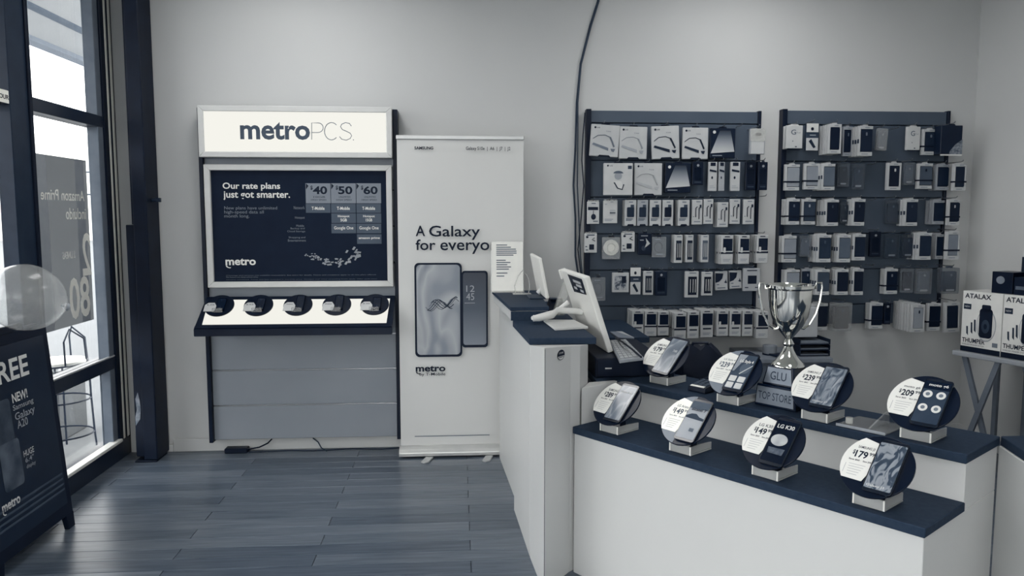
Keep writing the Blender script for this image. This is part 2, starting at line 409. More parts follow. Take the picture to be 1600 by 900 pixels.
# ------------------------------------------------------------------ unseen ceiling troffers above the picture, placed to brighten walls and counters
LAMPM, _nt, _out = newmat('lamp_diffuser'); _e = _nt.nodes.new('ShaderNodeEmission'); _e.inputs[0].default_value = (1.0, .99, .975, 1); _e.inputs[1].default_value = LAMP_STRENGTH; _nt.links.new(_e.outputs[0], _out.inputs[0])
for k, (x, yy) in enumerate(((-.9, -1.15), (1.8, -1.15), (1.2, -4.2), (-.9, -6.2))):
    t = thing('ceiling_light', 'unseen square ceiling light panel, %s' % ('by the back wall, left', 'by the back wall, right', 'mid room, added to light the counter ends', 'rear of the room')[k], 'light', (x, yy, H-.06), 0, 'ceiling lights')
    MB().box(-.31, .31, -.61, -.59, 0, .06).box(-.31, .31, .59, .61, 0, .06).box(-.31, -.29, -.6, .6, 0, .06).box(.29, .31, -.6, .6, 0, .06).build('frame', M(220), t)
    MB().box(-.289, .289, -.589, .589, .012, .02).build('diffuser', LAMPM, t)

# ================================================================== LIT DISPLAY FIXTURE
def logo_metro(parent, mat, x0, x1, z0, z1, y, tagname='logo', world=True, matrix=None):
    """heavy lowercase word with a swoosh under its first letter"""
    mb = text_into(MB(), 'metro', x0, x1, z0, z1, y, .028)
    w = x1-x0; h = z1-z0; r0 = .17*w
    pts = [(x0+.005*w+r0*.9*(1-math.cos(t)), z0-.02*h-.42*h*math.sin(t)) for t in [PI/2*k/6 for k in range(7)]]
    pin = [(p[0]+.05*w*(1-k/6*.6), p[1]+.16*h*(k/6)) for k, p in enumerate(pts)]
    poly = pts+pin[::-1]
    mb.add([(p[0], y, p[1]) for p in poly], [tuple(range(len(poly)))])
    return flatbuild(mb, tagname, mat, parent, world, matrix)
du = thing('display_fixture', 'tall slatted wall fixture with lit metroPCS header and rate plan poster', 'display', (-.985, -.05, .08))
X0, X1, ZT = -1.60, -.372, 2.20
DK = M(22, rough=.4)
def dpart(name, b, mat, bevel=.002): return MB().box(*b).build(name, mat, du, bevel, world=True)
dpart('side_rail', (X0, X0+.024, -.105, -.001, .08, ZT), DK)
dpart('side_rail', (X1-.03, X1, -.105, -.001, .08, ZT), DK)
SL = M(140, rough=.34, var=3, scale=3)
zs = [.085, .312, .543, .772, 1.003, 1.234, 1.465, 1.696, 1.925, 2.18]
for a, b in zip(zs, zs[1:]): dpart('slat', (X0+.025, X1-.031, -.075, -.02, a+.008, b-.002), SL, .002)
dpart('backing', (X0+.025, X1-.031, -.019, -.001, .085, 2.18), M(40))
for a in zs[1:5]: dpart('groove_strip', (X0+.026, X1-.032, -.070, -.021, a-.0015, a+.0065), M(165, rough=.2, metal=.7), 0)
# header lightbox
HB = (X0+.024, X1-.032, 1.895, 2.205)
fm = ALU
def frame(name, x0, x1, z0, z1, t, y0, y1, mat, parent):
    mb = MB()
    for pts in ([(x0,z0),(x1,z0),(x1-t,z0+t),(x0+t,z0+t)], [(x1,z0),(x1,z1),(x1-t,z1-t),(x1-t,z0+t)], [(x1,z1),(x0,z1),(x0+t,z1-t),(x1-t,z1-t)], [(x0,z1),(x0,z0),(x0+t,z0+t),(x0+t,z1-t)]):
        mb.prism(pts, y0, y1)
    return mb.build(name, mat, parent, .003, world=True)
WFRAME = M(196, rough=.4, var=3)
hb = MB().box(HB[0], HB[1], -.15, -.076, HB[2], HB[3]).build('header_box', M(190, rough=.4), du, .003, world=True)
frame('header_frame', HB[0]-.001, HB[1]+.001, HB[2]-.001, HB[3]+.001, .034, -.168, -.150, WFRAME, du)
hl = dpart('header_light', (HB[0]+.031, HB[1]-.031, -.158, -.152, HB[2]+.031, HB[3]-.031), glow(243, 1.02), 0)
ptext(hl, 'lettering', 'metro', M(78, rough=.6, var=2), 375.5, 484, 191, 218, -.1595, .028)
mb = MB()
def stroke(px, yy=-.1595, r=.0022):
    return [at(p[0], p[1], y=yy) for p in px]
P_ = [(487, 218), (487, 192), (497, 192)]+[(497+8*math.sin(t), 199.5-7.5*math.cos(t)) for t in [PI*k/8 for k in range(9)]]+[(487, 207)]
C_ = [(518-11*math.cos(t)*1.0+0, 205+13.5*math.sin(t)) for t in [-2.35+(4.7)*k/18-0 for k in range(19)]]
S_ = [(549, 197), (546, 193), (540, 191.5), (534, 194), (532, 198), (535, 202.5), (541, 205), (547, 208), (549.5, 212), (547, 216.5), (541, 219), (534, 217.5), (530.5, 213.5)]
for pts in (P_, C_, S_, [(551.5, 218.5), (553, 218.5)]): mb.tube(stroke(pts), .0024, 6)
mb.build('thin_lettering', M(120, rough=.6, var=2), hl, world=True)
# poster frame and print
pa = at(325, 449.5, y=-.13); pb = at(612, 258, y=-.13)
frame('poster_frame', pa.x, pb.x, pa.z, pb.z, .036, -.135, -.10, WFRAME, du)
po = dpart('poster', (pa.x+.03, pb.x-.03, -.112, -.102, pa.z+.03, pb.z-.03), M(26, rough=.55, var=3, spec=.1), 0)
dpart('poster_frame_back', (pa.x+.01, pb.x-.01, -.0995, -.0755, pa.z+.01, pb.z-.01), M(90), 0)
YP = -.1128; W1 = M(215, rough=.5, var=2); W2 = M(120, rough=.5, var=2); W3 = M(104, rough=.5, var=2)
def sub(name, mbuild, mat): 
    o = flatbuild(mbuild, name, mat, po); return o
def dt(s, a, b, c, d, mat=W1, bold=.02, name='lettering', y=YP): return ptext(po, name, s, mat, a, b, c, d, y, bold)
dt('Our rate plans', 348, 437.5, 285.5, 298); dt('just got smarter.', 349, 453, 299, 312.5)
for k, s in enumerate(('New plans have unlimited', 'high-speed data all', 'month long.')): dt(s, 350.5, (433, 412, 389.5)[k], 322.5+6.3*k, 328.8+6.3*k, W2, .0)
def plate(x0, x1, y0, y1, mat, y=YP+.0002, name='price_cell'):
    a = at(x0, y1, y=y); b = at(x1, y0, y=y)
    return MB().box(a.x, b.x, y, y+.0006, a.z, b.z).build(name, mat, po, 0, world=True)
CELL1 = M(128, rough=.5, var=2); CELL2 = M(84, rough=.5, var=2)
for k, (x, p, q) in enumerate(((478, '40', '10GB'), (517.5, '50', 'UNLIMITED'), (557, '60', 'UNLIMITED'))):
    plate(x, x+38, 286.5, 317.5, CELL1); plate(x, x+38, 318.3, 332.5, CELL2)
    dt('$', x+7, x+10.5, 290, 297, INK, .02, y=YP-.0003); dt(p, x+11, x+33, 291, 303.5, INK, .03, y=YP-.0003)
    dt(q, x+12, x+30, 306.5, 309, INK, 0, y=YP-.0003); dt('HIGH SPEED', x+8, x+32, 311, 313.5, INK, 0, y=YP-.0003)
    dt('T-Mobile', x+9, x+29, 323, 328, W1, .02, y=YP-.0003)
    a = at(x, 296, y=YP-.0004); b = at(x+4, 290.5, y=YP-.0004); c = at(x, 285.5+1, y=YP-.0004)
    flatbuild(MB().add([(a.x, a.y, a.z), (b.x, b.y, b.z), (c.x, c.y, c.z)], [(0, 1, 2)]), 'arrow_mark', INK, po, True)
for k, x in enumerate((518, 557.5)):
    plate(x, x+38, 333.5, 348.5, CELL2); plate(x, x+38, 349.5, 364.5, CELL2)
    dt('Hotspot', x+10, x+28, 336, 340.5, W1, .02, y=YP-.0003); dt(('5GB', '15GB')[k], x+14, x+24, 341.5, 346, W1, .02, y=YP-.0003)
    dt('Google One', x+4, x+34, 353.5, 360, W1, .01, y=YP-.0003)
plate(558, 596, 366, 381, CELL2); dt('amazon prime', 560.5, 593.5, 370, 374.5, W1, .02, y=YP-.0003)
for s, a, b, c, d in (('Network', 459, 476, 322, 327), ('Hotspot', 461, 476, 338, 343), ('Mobile', 463, 475, 351, 354.5), ('Backup and', 454, 476, 355.5, 359), ('Cloud Storage', 449, 477, 360, 363.5), ('Shopping and', 451, 477, 369.5, 373), ('Entertainment', 450, 478, 374, 377.5)): dt(s, a, b, c, d, W2, 0)
a = at(352.5, 414.5, y=YP); b = at(399.5, 403.5, y=YP); logo_metro(po, W1, a.x, b.x, a.z, b.z, YP)
cf = MB()
for k in range(64):
    t = random.random(); ang = math.radians(205+t*140)
    rr = 30+random.random()*16; cx = 520+rr*1.08*math.cos(ang); cy = 388-rr*.62*math.sin(ang)*1.0-2
    sz = .6+2.0*t*random.random()+.4; th = random.random()*3
    q = [at(cx+sz*1.7*math.cos(th+b_), cy+sz*math.sin(th+b_), y=YP) for b_ in (0, 1.3, PI, PI+1.3)]
    cf.add([tuple(v) for v in q], [(0, 1, 2, 3)])
for (cx, cy, sz) in ((553, 388, 4), (549, 401.5, 4), (541, 411, 4), (542, 393, 3.5), (532, 409, 3), (530, 416, 2.8), (557, 391, 3)):
    q = [at(cx+sz*math.cos(.7*sgn+b_), cy-sz*.7*math.sin(.7+b_), y=YP) for sgn in (1,) for b_ in (0, .9, PI, PI+.9)]
    cf.add([tuple(v) for v in q], [(0, 1, 2, 3)])
flatbuild(cf, 'confetti_print', M(150, rough=.5), po, True)['kind'] = 'stuff'
dt('Coverage and services not available everywhere. See store for details. Terms and conditions apply to all rate plans offered.', 353.5, 588, 428.5, 431.5, W2, 0)
dt('Plan features may change without notice', 353.5, 403, 432, 434.5, W2, 0)
dt('Screens simulated. Taxes and fees included in monthly price. Hotspot and video streaming limits apply. Offer ends soon.', 353.5, 590, 435, 438, W3, 0)
# slanted lit phone tray
S0 = at(319, 464, y=-.11); S1 = at(617, 464, y=-.11)
ZB, YB, ZF, YF = 1.018, -.112, .862, -.40
tr = MB()
xa, xb = X0+.02, X1-.03; fa, fb = -1.572, -.398
rings = [[(xa, YB, ZB-.012), (xb, YB, ZB-.012), (xb, YB, ZB+.01), (xa, YB, ZB+.01)], [(fa, YF, ZF-.045), (fb, YF, ZF-.045), (fb, YF, ZF), (fa, YF, ZF)]]
tr.loft(rings); tr.build('tray', DK, du, .003, world=True)
def tl(u, v, up=0):   # point on the tray: u across, v from back to front
    y = YB+(YF-YB)*v; z = ZB+.01+(ZF-ZB-.01)*v; nx = Vector((0, -(ZB+.01-ZF), (YB-YF))).normalized()
    l = xa+(fa-xa)*v; r_ = xb+(fb-xb)*v
    return Vector((l+(r_-l)*u, y, z))+nx*up
lp = [tl(.02, .12, .003), tl(.975, .12, .003), tl(.968, .87, .003), tl(.035, .87, .003)]
lq = [p+Vector((0, 0, -.002)) for p in lp]
MB().loft([lq, lp]).build('tray_light', glow(243, 1.0), du, world=True)
ti = MB().loft([[tl(.004, .93, .001), tl(.996, .93, .001), tl(.996, .995, .001), tl(.004, .995, .001)], [tl(.004, .93, .008), tl(.996, .93, .008), tl(.996, .995, .008), tl(.004, .995, .008)]])
ti.build('tray_lip', DK, du, world=True)
# five demo discs standing on the tray
def screenmat(k):
    if k == 0: return picture('screen_marble', [(0,45),(.35,75),(.55,120),(.75,150),(1,90)], 'noise', 2.2, .15, 2.5)
    if k == 1: return picture('screen_sky', [(0,70),(.45,110),(.62,150),(1,60)], 'noise', 1.8, .15, 1.2)
    if k == 2: return picture('screen_petals', [(0,40),(.42,70),(.47,128),(.6,140),(.75,90),(1,60)], 'noise', 2.6, .15, 1.8)
    if k == 3: return picture('screen_dark', [(0,14),(.6,22),(1,60)], 'noise', 3.0, .15, 1.0)
    return picture('screen_fade', [(0,150),(.5,120),(1,50)], 'grad', 1, .15)
SCR = [screenmat(k) for k in range(5)]
labs = ['round demo phone disc at left end of the lit tray', 'second round demo disc from left on the lit tray', 'middle round demo disc of five on the lit tray', 'fourth round demo disc from left on the lit tray', 'round demo phone disc at right end of the lit tray']
tx = math.atan2(ZB+.01-ZF, YB-YF)
for k, px in enumerate((344, 405, 466.5, 527, 586)):
    p = at(px, 492, y=-.26); base = Vector((p.x, -.275, 0)); v = (base.y-YB)/(YF-YB); base.z = ZB+.01+(ZF-ZB-.01)*v+.004
    g = thing('demo_disc', labs[k], 'phone display', base, 0, 'demo discs on the lit tray')
    mtx = Matrix.Translation((0, .005, .052)) @ Matrix.Rotation(math.radians(-50), 4, 'X')
    MB().cyl((0, 0, 0), .088, .008, 'y', 36).build('disc', M(14, rough=.3), g, .001, matrix=mtx)
    MB().prism([(-.084, -.052), (-.022, -.052), (-.012, -.012), (-.03, .018), (-.066, .018), (-.084, .0)], -.004, -.0005).build('price_card', M(185, rough=.5), g, matrix=mtx)
    MB().prism(rrect(-.012, .04, -.05, .05+.02*(k in (2, 3)), .006), -.012, -.0006).build('phone', M(12, rough=.2), g, matrix=mtx)
    MB().box(-.007, .035, -.0128, -.0122, -.04, .042+.02*(k in (2, 3))).build('screen', SCR[3], g, matrix=mtx)
    text(g, 'lettering', ('LG', 'LG', 'Galaxy', 'moto', 'K30')[k], INK, -.07, -.03, -.004, .006, -.0045, .01, matrix=mtx)
    MB().prism([(-.03, -.045), (.03, -.045), (.03, .0), (-.03, .0)], -.03+.0, .02, 'xy').build('foot', clear(200, .25), g, matrix=Matrix.Translation((0, 0, .03)) @ Matrix.Rotation(-tx*0, 4, 'X') @ Matrix.Scale(.5, 4, (0, 0, 1)))
# black power box and cable under the fixture
pw = thing('power_adapter', 'black power adapter box on the floor below the display fixture', 'adapter', (-1.44, -.05, 0))
MB().box(-.075, .07, -.035, .03, 0, .034).build('case', BLACK, pw, .005)
o = MB().tube([(-1.37, -.06, .02), (-1.30, -.05, .03), (-1.25, -.03, .05), (-1.225, -.02, .075)], .005, 6).build('power_lead', BLACK, pw, world=True)
o = MB().tube([(-1.36, -.075, .006), (-1.1, -.06, .006), (-.95, -.075, .006), (-.7, -.05, .006), (-.5, -.07, .006), (-.39, -.05, .006)], .0045, 6).build('floor_cable', M(40, rough=.6), None, smooth=True); tag(o, 'thin dark cable lying along the wall base below the fixture', 'cable')
o = MB().tube([(-.86, -.085, .006), (-.90, -.06, .02), (-.925, -.03, .05), (-.96, -.02, .075)], .004, 6).build('hanging_cord', M(60, rough=.6), None, smooth=True); tag(o, 'short cord hanging from under the fixture to the floor', 'cable')

# ================================================================== ROLL-UP BANNER
bn = thing('rollup_banner', 'white roll-up banner stand printed A Galaxy for everyone', 'banner', (.02, -.20, 0))
ba = at(626.5, 696, y=-.20); bt = at(818, 213.5, y=-.20)
BX0, BX1, BZ0, BZ1 = ba.x, bt.x, .055, bt.z
ny = 24
mb = MB()
rows = []
for s_, off in ((0, 0), (1, .0012)):
    pass
def sag(u, w): return .006*math.sin(u*PI*2.1+.6)*math.sin(w*PI*.9)**1 + .004*math.sin(u*9)*(1-w)*w
grid = []
nx_ = 16
for side in (0, 1):
    for j in range(ny+1):
        for i in range(nx_+1):
            u = i/nx_; w = j/ny
            grid.append((BX0+(BX1-BX0)*u, -.20-sag(u, w)*0.9+.0015*side, BZ0+(BZ1-BZ0-.02)*w))
n1 = (nx_+1)*(ny+1); fs = []
for j in range(ny):
    for i in range(nx_):
        a = j*(nx_+1)+i; fs.append((a, a+1, a+nx_+2, a+nx_+1)); fs.append((n1+a+nx_+1, n1+a+nx_+2, n1+a+1, n1+a))
mb.add(grid, fs); mb.build('banner_sheet', M(198, rough=.5, var=2, scale=2), bn, smooth=True, world=True)
MB().box(BX0-.004, BX1+.004, -.21, -.19, BZ1-.022, BZ1+.004).build('top_rail', M(190, rough=.3, metal=.3), bn, .004, world=True)
mb = MB(); prof = [(-.265, .012), (-.268, .035), (-.255, .055), (-.225, .068), (-.19, .068), (-.155, .055), (-.14, .03), (-.145, .012)]
mb.prism(prof, BX0-.008, BX1+.008, 'yz'); mb.build('base_cassette', M(200, rough=.3, metal=.4), bn, .002, world=True)
for sx, px in ((-1, 672), (1, 764)):
    c = at(px, 706, z=.012); 
    MB().prism([(c.x-.025, -.27), (c.x+.025, -.27), (c.x+.0, -.36), (c.x-.03, -.375), (c.x-.05, -.36)], 0, .012, 'xy').build('foot', M(185, rough=.35, metal=.3), bn, .003, world=True)
MB().cyl((.03, -.165, .06), .008, BZ1-.09).build('pole', ALU, bn, world=True)
YB_ = -.2125
bink = INK
ptext(bn, 'lettering', 'SAMSUNG', bink, 647.5, 677, 229, 233.5, YB_, .03)
ptext(bn, 'lettering', 'Galaxy S10e  |  A6  |  J7  |  J2', bink, 728, 797.5, 229.5, 236, YB_, .01)
for s_, a_, b_, c_, d_ in (('A', 649.5, 664, 352.5, 369), ('Galaxy', 670.5, 750, 352.5, 375), ('for', 649.5, 680.5, 374, 391), ('everyone', 688, 792, 378.5, 397)):
    ptext(bn, 'lettering', s_, bink, a_, b_, c_, d_, YB_, .010)
def bpoly(px0, px1, py0, py1, r, y0, y1, name, mat):
    a = at(px0, py1, y=YB_); b = at(px1, py0, y=YB_)
    return MB().prism(rrect(a.x, b.x, a.z, b.z, r, 6), y0, y1).build(name, mat, bn, world=True)
bpoly(722, 762, 423, 543, .02, YB_-.0004, YB_+.001, 'phone_print', INK)
bpoly(724, 759.5, 426, 539, .016, YB_-.0010, YB_-.0005, 'phone_print', picture('banner_screen_b', [(0,120),(.5,70),(1,36)], 'grad', 1, .4))
bpoly(649, 721.5, 410.5, 558, .028, YB_-.0016, YB_-.0011, 'phone_print', INK)
bpoly(652, 718.5, 413.5, 554.5, .024, YB_-.0022, YB_-.0017, 'phone_print', picture('banner_screen_a', [(0,90),(.38,125),(.5,160),(.62,120),(1,110)], 'noise', 1.4, .4, .8))
ptext(bn, 'lettering', '12', M(150), 728.5, 741.5, 446, 456, YB_-.0014, 0); ptext(bn, 'lettering', '45', M(150), 728.5, 741, 458, 469, YB_-.0014, 0)
ptext(bn, 'lettering', '-', M(150), 726, 742, 473, 474, YB_-.0014, 0)
sw = MB()
for k in range(7):
    t = [(665+k*2+40*s_/9*1.0, 478+7*math.sin(s_*.8+k*.9)-s_*(.3+.12*k)+2*math.cos(k)) for s_ in range(10)]
    sw.tube([at(p[0], p[1], y=YB_-.0024) for p in t], .0016+.0006*(k % 3), 5)
sw.build('swirl_print', M(70, var=30, scale=30), bn, world=True)
a = at(649.5, 581, y=YB_); b = at(696, 571, y=YB_); logo_metro(bn, bink, a.x, b.x, a.z, b.z, YB_)
ptext(bn, 'lettering', 'by T-Mobile', bink, 655.5, 696, 582, 588.5, YB_, .005)
a = at(648, 681.3, y=YB_); b = at(765, 680.2, y=YB_); MB().box(a.x, b.x, YB_-.0004, YB_, a.z, b.z).build('print_line', M(110), bn, world=True)

# ================================================================== ACCESSORY WALL PANELS
def wallpanel(label, x0, x1, z0, z1):
    t = thing('slatwall_panel', label, 'wall panel', ((x0+x1)/2, -.02, z0))
    MB().box(x0+.02, x1-.02, -.012, -.001, z0, z1).build('backing', M(50), t, 0, world=True)
    SM = M(84, rough=.45, var=4, scale=3)
    zz = [z1, 2.135, 1.895, 1.655, 1.415, 1.175, .935, z0]
    for a, b in zip(zz[1:], zz): MB().box(x0+.034, x1-.021, -.032, -.0125, a+.004, b-.003).build('slat', SM, t, .002, world=True)
    MB().box(x0, x0+.033, -.06, -.001, z0, z1+.004).build('edge_trim', M(20, rough=.4), t, .002, world=True)
    MB().box(x1-.02, x1, -.045, -.001, z0, z1+.004).build('edge_trim', M(20, rough=.4), t, .002, world=True)
    return t
PA = wallpanel('slatted accessory panel left of the gap, hung with headset boxes', at(915,172,y=-.03).x, at(1189,172,y=-.03).x, .72, at(915,172,y=-.03).z)
PB = wallpanel('slatted accessory panel by the right wall, hung with phone cases', at(1220.5,172,y=-.03).x, at(1484,172,y=-.03).x, .80, at(1220.5,172,y=-.03).z)
HOOKM = M(150, rough=.3, metal=.8); HOOKS = {}
def hook(panel, x, z, yf):
    k = round(-yf, 2)
    if k not in HOOKS:
        o = MB().tube([(0, -.033, 0), (0, -k, 0), (0, -k-.012, .004), (0, -k-.018, .011)], .0028, 5).build('hook', HOOKM, panel, smooth=True); HOOKS[k] = o.data
    else:
        o = bpy.data.objects.new('hook', HOOKS[k]); COL.objects.link(o); o.parent = panel
    o.location = Vector((x, 0, z))-panel.location
ORD = ['first', 'second', 'third', 'fourth', 'fifth', 'sixth', 'seventh', 'eighth', 'ninth', 'tenth', 'eleventh', 'twelfth', 'thirteenth']
ROWS = ['top', 'second', 'third', 'fourth', 'fifth', 'bottom']
def headset_art(t, w, h, hv):
    hm = M(hv, rough=.5)
    pts = [(-.42*w, -.0016, .55*h), (-.25*w, -.0016, .66*h), (.0, -.0016, .68*h), (.18*w, -.0016, .62*h), (.26*w, -.0016, .48*h), (.34*w, -.0016, .32*h)]
    mb = MB(); mb.tube(pts, .0024, 5); mb.tube(pts[3:], .0052, 6); mb.build('headset_print', hm, t, smooth=True)
    MB().prism([(-.44*w, .36*h), (-.40*w, .42*h), (.14*w, .28*h), (.14*w, .19*h)], -.003, -.0004).prism([(.22*w, .26*h), (.38*w, .26*h), (.34*w, .16*h), (.26*w, .18*h)], -.003, -.0004).build('earbud_print', hm, t)
    MB().cyl((-.36*w, -.001, .90*h), .007, .0009, 'y', 12).build('brand_mark', INK, t)
    text(t, 'lettering', 'LG', INK, -.30*w, -.20*w, .88*h, .92*h, -.0012, .02)
    text(t, 'lettering', 'TONE', M(70), .02*w, .20*w, .78*h, .81*h, -.0012, 0)
    MB().prism([(-.22*w, -.002), (.24*w, -.002), (.18*w, .05*h), (-.16*w, .05*h)], -.0012, -.0003).build('base_notch', M(18), t)
def tab(t, w, h, v=18, tw=.26, th=.0093):
    MB().prism([(-tw*w/2*1.4, h-.004), (tw*w/2*1.4, h-.004), (tw*w/2, h+th), (-tw*w/2, h+th)], .004, .007).build('hang_tab', M(v, rough=.4), t)
def lines(t, w, h, rows, v=120, x0=-.4, x1=.4, th=.006, name='small_print'):
    mb = MB()
    for zf, a, b in rows: mb.box(a*w, b*w, -.0012, -.0002, zf*h, zf*h+th)
    mb.build(name, M(v), t)['kind'] = 'stuff'
def make_pack(style, w, h, d, t, opt):
    B = lambda v, **k: MB().box(-w/2, w/2, 0, d, 0, h).build('box', M(v, rough=.35, **k), t, min(.003, d/5))
    if style == 'headset':
        B(opt.get('body', 178)); headset_art(t, w, h, opt.get('ink', 90)); tab(t, w, h)
    elif style == 'person':
        B(184); 
        MB().prism(ell(0, .60*h, .13*w, .12*h, 16), -.0012, -.0002).build('portrait_print', M(150), t)
        MB().prism(ell(0, .68*h, .17*w, .08*h, 12, 0, PI), -.0020, -.0013).build('hair_print', M(90), t)
        MB().prism([(-.12*w, .44*h), (.10*w, .44*h), (.20*w, .22*h), (.02*w, .16*h), (-.16*w, .32*h)], -.0012, -.0002).build('shoulder_print', M(196), t)
        MB().tube([(-.14*w, -.002, .40*h), (-.02*w, -.002, .22*h), (.14*w, -.002, .18*h), (.19*w, -.002, .34*h)], .004, 5).build('headset_print', M(40), t)
        MB().box(.33*w, .46*w, -.0012, -.0002, .82*h, .92*h).build('corner_badge', M(60), t)
        MB().cyl((-.36*w, -.001, .92*h), .006, .0009, 'y', 12).build('brand_mark', INK, t); text(t, 'lettering', 'LG', INK, -.30*w, -.20*w, .9*h, .94*h, -.0012, .02); tab(t, w, h)
    elif style == 'glow':
        B(26)
        MB().prism([(-.12*w, .92*h), (.30*w, .92*h), (.47*w, .22*h), (-.47*w, .16*h)], -.0012, -.0002).build('glow_print', picture('glow_print', [(0,185),(.45,140),(.85,70),(1,34)], 'grad', 1, .5), t)
        MB().cyl((-.34*w, -.0014, .87*h), .010, .0012, 'y', 14).build('brand_mark', M(200), t); lines(t, w, h, [(.07, -.40, -.02)], 130); tab(t, w, h)
    elif style == 'bag':
        B(150); MB().box(-.42*w, .42*w, -.003, 0, .02*h, .5*h).build('white_card', M(178), t); MB().prism(ell(.05*w, .78*h, .2*w, .06*h, 12), -.003, -.0002).build('earbud_print', M(30), t); MB().prism(rrect(-w/2+.002, w/2-.002, .5*h, h, .012), -.006, -.0005).build('clear_cover', clear(225, .25), t)
    elif style == 'black':
        B(opt.get('body', 22)); MB().prism(rrect(-.3*w, .3*w, .2*h, .75*h, .004), -.002, -.0003).build('device_print', M(12, rough=.2), t); MB().cyl((0, -.0014, .85*h), .008, .0012, 'y', 12).build('brand_mark', M(150), t); lines(t, w, h, [(.1, -.3, .3)], 70); tab(t, w, h, 60)
    elif style == 'narrow':
        B(opt.get('body', 178)); MB().box(-.30*w, .30*w, -.0012, -.0002, .86*h, .98*h).build('badge', M(24), t)
        MB().prism([(-.38*w, .68*h), (.40*w, .64*h), (.40*w, .70*h), (-.38*w, .75*h)], -.003, -.0003).build('strip_print', M(34), t); MB().prism(ell(-.08*w, .46*h, .10*w, .05*h, 12), -.0012, -.0002).build('earbud_print', M(40), t); lines(t, w, h, [(.10, -.35, .3), (.16, -.35, .1)], 160); tab(t, w, h)
    elif style == 'card':
        B(184); k = opt.get('k', 0)
        if k == 0:
            MB().box(-.44*w, .40*w, -.0012, -.0002, .62*h, .76*h).build('black_band', M(22), t); MB().prism(ell(.02*w, .32*h, .2*w, .13*h, 16), -.004, -.0003).build('car_charger', M(24), t); MB().tube([(.0, -.003, .42*h), (.0, -.003, .6*h)], .002, 5).build('cable_print', M(60), t); lines(t, w, h, [(.9, -.15, .2), (.1, .0, .4)], 90)
        elif k == 1:
            MB().prism(rrect(-.05*w, .35*w, .38*h, .60*h, .004), -.004, -.0003).build('charger_print', M(165), t); MB().box(-.05*w, .35*w, -.0045, -.0003, .44*h, .48*h).build('charger_band', M(40), t); lines(t, w, h, [(.92, .0, .2), (.82, -.4, -.25), (.10, -.4, .1), (.16, -.4, .2)], 150)
        else:
            MB().prism(rrect(-.12*w, .26*w, .16*h, .44*h, .003), -.004, -.0003).build('adapter_print', M(22), t); MB().tube([(.30*w, -.003, .78*h), (.1*w, -.003, .7*h), (.35*w, -.003, .6*h)], .0025, 5).build('cable_print', M(30), t); MB().prism(ell(-.28*w, .82*h, .1*w, .06*h, 10), -.002, -.0003).build('plug_print', M(30), t); lines(t, w, h, [(.9, -.3, .3), (.3, -.42, -.28), (.12, -.4, -.2)], 60)
        MB().prism(rrect(-w/2+.001, w/2-.001, h, h+.0093, .005), .002, .004).build('hang_tab', clear(200, .3), t)
    elif style == 'charger':
        B(opt.get('body', 178)); MB().prism(rrect(-.32*w, .30*w, .34*h, .72*h, .006), -.006, -.0003).build('device', M(opt.get('ink', 44), rough=.4), t); MB().box(.0, .28*w, -.006, -.0003, .70*h, .82*h).build('plug', M(70), t)
        lines(t, w, h, [(.90, -.15, .2), (.20, -.4, .1), (.25, -.4, .2)], 110); MB().prism([(-.3*w, 0), (.32*w, 0), (.24*w, .07*h), (-.22*w, .07*h)], -.0012, -.0002).build('base_notch', M(22), t)
    elif style == 'earbuds':
        B(opt.get('body', 178))
        for sx, z0 in ((-.16, .30), (.16, .22)):
            MB().tube([(sx*w, -.004, z0*h), (sx*w, -.004, .66*h), (sx*w+.14*w, -.004, .72*h)], .0026, 6).build('earbud', M(36), t, smooth=True)
        MB().box(.22*w, .38*w, -.004, -.0003, .68*h, .80*h).build('tip', M(40), t); lines(t, w, h, [(.90, -.12, .28), (.10, -.3, .3), (.30, -.4, -.3)], 120)
    elif style == 'case':
        fr = opt.get('frame', 176); cv = opt.get('case', 30); side = opt.get('side', .16)
        mb = MB().box(-w/2, -w/2+side*w, 0, d, 0, h).box(-w/2+side*w, w/2, 0, d, 0, .13*h).box(-w/2+side*w, w/2, 0, d, .90*h, h)
        if opt.get('closed', 0): mb.box(w/2-.1*w, w/2, 0, d, .13*h, .90*h)
        mb.build('card_frame', M(fr, rough=.45), t, .001)
        MB().box(-w/2+side*w, w/2-.004, d*.55, d, .13*h, .9*h).build('card_back', M(opt.get('back', 60)), t)
        xr = w/2-(.11*w if opt.get('closed', 0) else .0)
        c = MB().prism(rrect(-w/2+(side+.03)*w, xr, .15*h, .885*h, .008), .002, d*.5).build('phone_case', M(cv, rough=.35), t, .0015)
        if opt.get('logo', 1): MB().prism(rrect(.02*w, .13*w, .68*h, .79*h, .003), .0006, .0018).build('camera_hole', M(opt.get('hole', 110)), t)
        if opt.get('strap', 0): MB().box(-w/2-.004, w/2+.002, -.002, d+.001, .30*h, .36*h).build('strap', M(16), t)
        MB().prism([(-.22*w, h-.002), (.22*w, h-.002), (.16*w, h+.0093), (-.16*w, h+.0093)], d*.4, d*.4+.002).build('hang_tab', M(fr), t)
        lines(t, w, h, [(.05, -.25, .2), (.94, -.05, .25)], 120, th=.004)
        if opt.get('notch', 0): MB().box(-w/2-.001, -w/2+.05*w, -.001, d*.5, .42*h, .56*h).build('side_notch', M(60), t)
    elif style == 'clear':
        cv = opt.get('case', 60)
        MB().prism(rrect(-w/2, w/2, 0, h, .008), 0, d).build('blister', clear(opt.get('body', 120), opt.get('op', .35), .12), t)
        MB().prism(rrect(-.36*w, .36*w, .08*h, .86*h, .010), .004, d*.7).build('phone_case', M(cv, rough=.35), t, .001)
        MB().prism(ell(.05*w, .72*h, .07*w, .05*h, 12), .002, .0038).build('camera_hole', M(min(200, cv+55)), t)
        if opt.get('card', 1): MB().box(-.2*w, .25*w, .0015, .0038, .10*h, .17*h).build('label_card', M(170), t)
